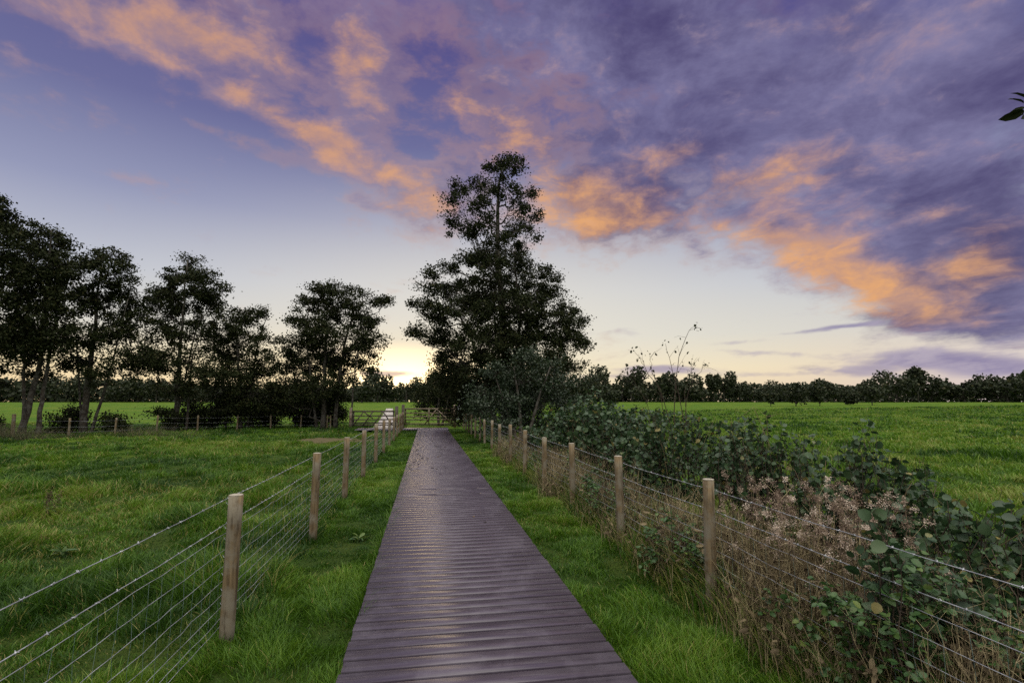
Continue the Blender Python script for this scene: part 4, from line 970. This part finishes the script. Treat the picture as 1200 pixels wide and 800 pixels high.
# bare twiggy sapling
sp = SAPLING
root = empty('twiggy_sapling', (sp['base'][0], sp['base'][1], gz(*sp['base'])), 'nearly bare twiggy sapling standing above the hazel scrub', 'sapling')
st = MB(); LP = []; LA = []
for pts, r0, r1 in sp['trunks']:
    P = smooth_path(pts, 14); P[1:-1] += rng.normal(0, .015, (12, 3)); P[:, 1] += rng.normal(0, .12)
    st.tube(P, np.linspace(r0, r1, 14), 5, .5)
    for _ in range(7):
        k = rng.integers(5, 13); s_ = P[k]; e = s_ + unit(unit(P[13] - P[8]) + rng.normal(0, .7, 3)) * rng.uniform(.12, .42)
        st.tube(bez(s_, e, 4, .02, .012), np.linspace(.0035, .0015, 4), 3, .5, cap=False)
        for _q in range(rng.integers(0, 3)):
            LP.append(s_ + (e - s_) * rng.uniform(.3, 1)); LA.append(rand_dirs(1)[0] + np.array([0, 0, -.4]))
    for _q in range(5):
        LP.append(P[13] + rng.normal(0, .04, 3)); LA.append(rand_dirs(1)[0])
st.build('stems', M['twig'], root, True)
P = np.array(LP); n = len(P)
V, F, T = leaves(P, .055 * rng.uniform(.5, 1.3, n), rand_dirs(n), np.array(LA), rng.uniform(0, .7, n), width=.75)
mesh_np('leaves', V, F, M['tree_leaf'], root, T)

# ================================================================ dead weeds along the right fence
def weed_clump(seed, kind):
    """one clump: kind 0 fluffy seed heads, 1 bare straw stalks, 2 dark dock stalks"""
    root = empty('dead_weed_clump', (0, 0, 0), 'clump of dead straw coloured weeds against the right fence', 'dead weeds', 'dead weeds along the right fence')
    st = MB(); fl = MB(); lf_ = MB()
    ns = (24, 46, 26)[kind]
    FP = []; SP = []
    for _ in range(ns):
        f = np.array([*rng.normal(0, .16, 2), -.03]); hh = rng.uniform(.55, 1.12) * (1.0, .85, .9)[kind]
        tip = f + np.array([*rng.normal(0, .16, 2), hh])
        P = bez(f, tip, 6, 0, .014); tn = rng.uniform(.25, 1.0) if kind != 2 else rng.uniform(0, .45)
        st.tube(P, np.linspace(.0042, .0018, 6), 4, tn, cap=False)
        for _q in range(rng.integers(2, 6)):
            s_ = P[rng.integers(3, 6)]; e = s_ + unit(rng.normal(0, .6, 3) + np.array([0, 0, .8])) * rng.uniform(.06, .2)
            st.tube([s_, e], [.002, .001], 3, tn, cap=False)
            if kind == 0 and hh > .92: FP.append(e)
            if kind == 2: SP.append(e)
        if kind == 0 and hh > .84: FP += [tip, tip + rng.normal(0, .03, 3)]
        for _q in range(rng.integers(3, 8)):
            s_ = f + (tip - f) * rng.uniform(.1, .85); lf_.add(*leaves(np.array([s_]), rng.uniform(.04, .10), rand_dirs(1), rand_dirs(1) + np.array([[0, 0, -.8]]), rng.uniform(0, .6) * (1 if kind else .8), width=.45))
    # dry grass in the foot of the clump
    n = 420
    x = rng.normal(0, .2, n); y = rng.normal(0, .2, n); h = rng.uniform(.15, .6, n)
    a = rng.uniform(0, 2 * pi, n); ln = h * rng.uniform(.1, .6, n); w = rng.uniform(.002, .0045, n); fa = rng.uniform(0, pi, n)
    lv = []
    for tt, ww in ((0, 1), (.55, .8), (1, .15)):
        cx_ = x + np.cos(a) * ln * tt ** 2; cy_ = y + np.sin(a) * ln * tt ** 2; cz_ = -.03 + h * tt
        for sg in (-1, 1): lv.append(np.stack([cx_ + sg * np.cos(fa) * w * ww, cy_ + sg * np.sin(fa) * w * ww, cz_], -1))
    V = np.stack(lv, 1).reshape(-1, 3); o_ = np.arange(n) * 6
    st.add(V, [np.concatenate([np.stack([o_, o_ + 1, o_ + 3, o_ + 2], -1), np.stack([o_ + 2, o_ + 3, o_ + 5, o_ + 4], -1)])], np.repeat(rng.uniform(.0, 1, n), 6))
    st.build('stalks', M['dry'], root)
    lf_.build('withered_leaves', M['dry'], root)
    if FP:
        C = np.repeat(np.array(FP), 70, 0); n = len(C)
        dv = rand_dirs(n)
        P = C + dv * rng.uniform(.0, 1, (n, 1)) * np.repeat(rng.uniform(.018, .055, len(FP)), 70)[:, None]
        V, F, T = leaves(P, rng.uniform(.006, .020, n), rand_dirs(n), dv + rng.normal(0, .4, (n, 3)), np.clip(np.repeat(rng.normal(.42, .25, len(FP)), 70) + rng.normal(0, .12, n), 0, 1), simple=True, width=.7)
        mesh_np('seed_heads', V, F, M['fluff'], root, T)
    if SP:
        C = np.repeat(np.array(SP), 16, 0); n = len(C)
        P = C + rng.normal(0, 1, (n, 3)) * np.array([.010, .010, .045])
        V, F, T = leaves(P, rng.uniform(.006, .014, n), rand_dirs(n), rand_dirs(n), rng.uniform(0, .4, n), simple=True, width=.9)
        mesh_np('seed_heads', V, F, M['dry'], root, T)
    return root
kids = lambda o: [c for c in bpy.data.objects if c.parent == o]
wp = [weed_clump(0, 0), weed_clump(1, 1), weed_clump(2, 2), weed_clump(3, 0), weed_clump(4, 1)]
wk = [kids(o) for o in wp]
wused = set()
def put_weed(k, x, y, s, label, group):
    o = wp[k]
    if k in wused:
        o2 = o.copy(); COL.objects.link(o2)
        for c_ in wk[k]:
            d2 = c_.copy(); COL.objects.link(d2); d2.parent = o2
        o = o2
    wused.add(k)
    o.location = (x, y, gz(x, y)); o.rotation_euler = (0, 0, random.uniform(0, 6.28)); o.scale = (s, s, s * random.uniform(.92, 1.08))
    o['label'] = label; o['group'] = group
PINK = ('clump of dead weeds topped with pinkish fluffy seed heads behind the nearest right post', 'fluffy seed head clumps')
STRAW = ('clump of dry straw coloured stalks along the foot of the right fence', 'dry stalk clumps along the right fence')
DOCK = ('clump of dark brown withered dock stalks among the weeds of the right fence', 'withered dock clumps along the right fence')
for x, yy, s_ in [(3.0, 4.05, .98), (3.08, 3.85, 1.0), (2.92, 3.7, .92), (3.0, 3.5, .95), (3.15, 3.6, 1.0), (2.9, 3.35, .88), (3.12, 3.25, .92), (3.1, 4.5, .95)]:
    put_weed(random.choice((0, 3)), x, yy, s_, *PINK)
for k in range(64):
    yy = 1.6 + 16 * (k / 64) ** 1.45
    x = 2.62 + random.uniform(-.12, .55)
    if 3.0 < yy < 5.0: x = 2.78 + random.uniform(-.02, .2)
    put_weed(random.choice((1, 4)), x, yy, random.uniform(.6, .95) * (0.85 if yy < 3 else .95), *STRAW)
for x, yy in [(2.56, 2.8), (2.58, 3.3), (2.60, 3.65), (2.62, 2.3)]:
    put_weed(random.choice((1, 4)), x, yy, random.uniform(.68, .82), *STRAW)
for k in range(34):
    yy = 1.7 + 17 * (k / 34) ** 1.25
    put_weed(2, 2.7 + random.uniform(0, .7), yy, random.uniform(.65, .95), *DOCK)

# rank grass and herbs standing in the weeds
n = 26000
y_ = 1.5 + 17 * rng.uniform(0, 1, n) ** 1.25; x_ = 2.42 + np.abs(rng.normal(0, .55, n)) - .25 * rng.uniform(0, 1, n) ** 2
x_ = x_ + .12 * (fbm(x_ * 0 + 3, y_ * 1.3, 5, 2) - .5)
dn = fbm(x_ * 1.5, y_ * 1.5, 88, 2)
tn_ = np.where(rng.uniform(0, 1, n) < .28 + .6 * (dn - .3), rng.uniform(.86, 1.0, n), np.clip(rng.normal(.22, .15, n), 0, .6))
V, F, T = blades(x_, y_, rng.uniform(.12, .52, n) * sstep(x_, 2.2, 2.7) + .06, np.full(n, .0065) * (1 + y_ / 14), tn_, .6)
tag(mesh_np('long_grass', V, F, M['grass'], None, T), 'rank half dead grass standing along the foot of the right fence', 'grass', kind='stuff')
# brambles scrambling over the lower wires
def bramble(x, y, ncane, reach, label, up=.6, group=None):
    root = empty('bramble' if group is None else 'leafy_herb', (x, y, gz(x, y)), label, 'bramble' if group is None else 'herb', group)
    st = MB(); LP = []; LN = []; LA = []; LS = []
    for _ in range(ncane):
        f = np.array([*rng.normal(0, .12, 2), -.03]); a = rng.uniform(0, 2 * pi)
        e = np.array([cos(a) * reach * rng.uniform(.4, 1), sin(a) * reach * rng.uniform(.4, 1), rng.uniform(.15, up)])
        P = bez(f, e, 9, rng.uniform(.12, .32), .02)
        st.tube(P, np.linspace(.005, .002, 9), 5, .5, cap=False)
        for k in range(2, 9):
            for _q in range(3):
                nd = P[k] + rng.normal(0, .02, 3); o = unit(rng.normal(0, 1, 3) * np.array([1, 1, .5]))
                tip = nd + o * .05
                st.tube([nd, tip], [.0016, .001], 3, .5, cap=False)
                sdv = unit(np.cross(o, (0, 0, 1.0)))
                for dv, sz in ((o, .048), (o * .3 + sdv, .038), (o * .3 - sdv, .038)):
                    LP.append(tip); LA.append(dv + np.array([0, 0, -.15])); LN.append(np.array([0, 0, 1.0]) + rng.normal(0, .45, 3)); LS.append(sz * rng.uniform(.7, 1.25))
    st.build('canes', M['twig'], root, True)
    n = len(LP)
    V, F, T = leaves(np.array(LP), np.array(LS), np.array(LN), np.array(LA), np.clip(rng.normal(.5, .22, n), 0, 1), width=.85)
    mesh_np('leaves', V, F, M['bramble'], root, T, smooth=True)
bramble(2.60, 2.68, 17, .42, 'bright green bramble hanging over the wires right of the seed heads', 1.0)
bramble(2.85, 2.05, 12, .5, 'dark green bramble low in the bottom right corner', .5)
bramble(2.70, 3.35, 8, .4, 'small bramble among dry stalks below the pink seed heads', .5)
bramble(2.65, 5.3, 9, .45, 'bramble tangled round the wires between the two nearest right posts', .6)
bramble(2.70, 7.4, 8, .5, 'bramble at the foot of the third right post from the camera', .6)
bramble(3.2, 2.5, 20, .7, 'dense bramble between the bottom right wires and the nearest hazel', .9)

for k in range(16):
    yy = 1.9 + 13 * (k / 16) ** 1.3
    bramble(2.78 + random.uniform(-.1, .55), yy + random.uniform(-.2, .2), 6, .28, 'low leafy green herb among the dry stalks of the right fence', random.uniform(.35, .7), 'leafy herbs in the weeds of the right fence')

# ================================================================ small things in the grass
def rush(x, y, n, hh, label, group=None, spread_=.14, mat='rush'):
    root = empty('rush_tuft', (x, y, gz(x, y)), label, 'rushes', group)
    mb = MB()
    for _ in range(n):
        f = np.array([*rng.normal(0, spread_, 2), -.03]); e = f * np.array([2.2, 2.2, 0]) + np.array([*rng.normal(0, .08, 2), hh * rng.uniform(.5, 1.1)])
        mb.tube(bez(f, e, 4, .05, .01), np.linspace(.006, .002, 4), 3, rng.uniform(0, 1), cap=False)
    mb.build('stems', M[mat], root)
for x, yy, n, hh in [(-20.6, 29.0, 170, .75), (-19.6, 28.4, 150, .7), (-18.6, 28.0, 150, .6), (-17.6, 29.2, 90, .5), (-14.2, 28.6, 110, .6), (-13.4, 28.8, 100, .65), (-12.4, 29.8, 90, .5), (-15.2, 29.6, 60, .4), (-21.6, 30.0, 170, .8)]:
    rush(x, yy, n, hh, 'grey brown tuft of rushes in the left field before the trees', 'rush tufts in the left field', .28)
def dock(x, y, hh, label, brown):
    root = empty('dock_plant', (x, y, gz(x, y)), label, 'weed')
    st = MB(); LP = []; LA = []; LN = []
    if brown:
        for _ in range(7):
            e = np.array([*rng.normal(0, .09, 2), hh * rng.uniform(.6, 1)])
            st.tube(bez(np.array([0, 0, -.03.real]), e, 4, 0, .01), [.005, .004, .003, .002], 4, .2)
            P = e + rng.normal(0, 1, (60, 3)) * np.array([.018, .018, .06]); st.add(*leaves(P, rng.uniform(.012, .026, 60), rand_dirs(60), rand_dirs(60), rng.uniform(0, .3, 60), simple=True))
        st.build('seed_stalks', M['dry'], root)  # dead stalks with seed clusters at their tips
    n = 11
    a = rng.uniform(0, 2 * pi, n); al = np.stack([np.cos(a), np.sin(a), rng.uniform(.1, .7, n)], -1)
    V, F, T = leaves(np.zeros((n, 3)) + rng.normal(0, .015, (n, 3)) + np.array([0, 0, .05]), rng.uniform(.07, .17, n), np.array([0, 0, 1.0]) + rng.normal(0, .3, (n, 3)) - al * .3, al, rng.uniform(.3, 1, n), width=.42)
    mesh_np('leaves', V, F, M['bramble'], root, T, smooth=True)
dock(-6.05, 9.7, .34, 'dark brown seeding dock standing in the left field', True)
dock(-4.35, 7.3, .15, 'broad leaved green weed left of the near fence', False)
dock(-.85, 7.2, .12, 'broad leaved weed in the verge beside the second left post', False)

# fallen leaves on the boards
n = 330
yy = 3.5 + 28 * rng.uniform(0, 1, n) ** .75
xx = np.clip(WX0 + np.abs(rng.normal(0, .55, n)) * (rng.uniform(0, 1, n) < .8) + rng.uniform(0, .25, n) + (rng.uniform(0, 1, n) < .25) * rng.uniform(0, 1.5, n), WX0 + .02, WX1 - .05)
keep = (yy > 13) | (rng.uniform(0, 1, n) < .08)
xx, yy = xx[keep], yy[keep]; n = len(xx)
a = rng.uniform(0, 2 * pi, n)
al = np.stack([np.cos(a), np.sin(a), rng.uniform(-.05, .25, n)], -1)
V, F, T = leaves(np.stack([xx, yy, np.full(n, DECK + .009)], -1), rng.uniform(.035, .085, n), np.array([0, 0, 1.0]) + rng.normal(0, .22, (n, 3)), al, rng.uniform(0, 1, n) ** 2, width=.9)
V[:, 2] = np.maximum(V[:, 2], DECK + .004)
tag(mesh_np('fallen_leaves', V, F, M['litter'], None, T), 'dark fallen leaves scattered on the boardwalk', 'fallen leaves', kind='stuff')
# grass coming up over the left edge of the boards
n = 900
y_ = 4.5 + 10 * rng.uniform(0, 1, n) ** 1.2; x_ = WX0 + np.abs(rng.normal(0, .05, n)) - .05
V, F, T = blades(x_, y_, rng.uniform(.12, .24, n), np.full(n, .006), np.clip(rng.normal(.35, .15, n), 0, 1), .9)
tag(mesh_np('edge_grass', V, F, M['grass'], None, T), 'long grass leaning over the left edge of the boards', 'grass', kind='stuff')

# tree just out of view on the right whose leafy twig hangs into the picture
tr_base = np.array([4.9, 1.35, 0.0])
root = empty('overhanging_tree', (tr_base[0], tr_base[1], gz(*tr_base[:2])), 'dark leafy twig hanging in from a tree at the top right edge', 'tree')
mb = MB()
P = smooth_path([(0, 0, -.2), (.05, 0, 1.2), (-.05, .05, 2.6), (-.2, .1, 3.9), (-.1, .1, 5.0)], 14)
mb.tube(P, np.linspace(.09, .03, 14), 9); mb.build('trunk', M['bark'], root, True)
tipw = np.array([2.425, 1.69, 3.01]) - np.array(root.location)
mb = MB()
limb = smooth_path([P[8], (-.9, .2, 3.25), (-1.7, .3, 3.25), tuple(tipw + np.array([.12, -.02, .05]))], 10)
mb.tube(limb, np.linspace(.03, .004, 10), 6, .5)
LP = []; LA = []
def sprig(s_, k):
    for _ in range(k):
        e = s_ + unit(rng.normal(0, 1, 3) + np.array([0, 0, -.3])) * rng.uniform(.08, .25)
        mb.tube([s_, e], [.003, .0015], 3, .5, cap=False)
        for _q in range(3):
            LP.append(s_ + (e - s_) * rng.uniform(.4, 1)); LA.append(unit(e - s_) + rng.normal(0, .5, 3) + np.array([0, 0, -.4]))
for k in range(2, 8): sprig(limb[k], 6)
hub = limb[-1]
for dx, dy, dz in ((-.10, .02, .035), (-.085, .02, -.012), (-.10, .02, -.055), (-.13, .02, -.085), (-.05, .0, .06)):
    v = np.array([dx, dy, dz]); mb.tube([hub, hub + v * .45], [.0025, .0015], 3, .5, cap=False)
    LP.append(hub + v * .4); LA.append(v)
for kx in range(60):
    s_ = P[rng.integers(8, 14)] + np.array([abs(rng.normal(0, .9)), rng.normal(-.5, .6), rng.normal(.3, .6)])
    LP.append(s_); LA.append(rand_dirs(1)[0] + np.array([0, 0, -.4]))
mb.build('branches', M['bark'], root, True)
P_ = np.array(LP); n = len(P_)
V, F, T = leaves(P_, .072 * rng.uniform(.8, 1.25, n), rand_dirs(n) + np.array([0, -.8, .2]), np.array(LA), rng.uniform(0, .6, n), width=.5)
mesh_np('foliage', V, F, M['tree_leaf'], root, T)
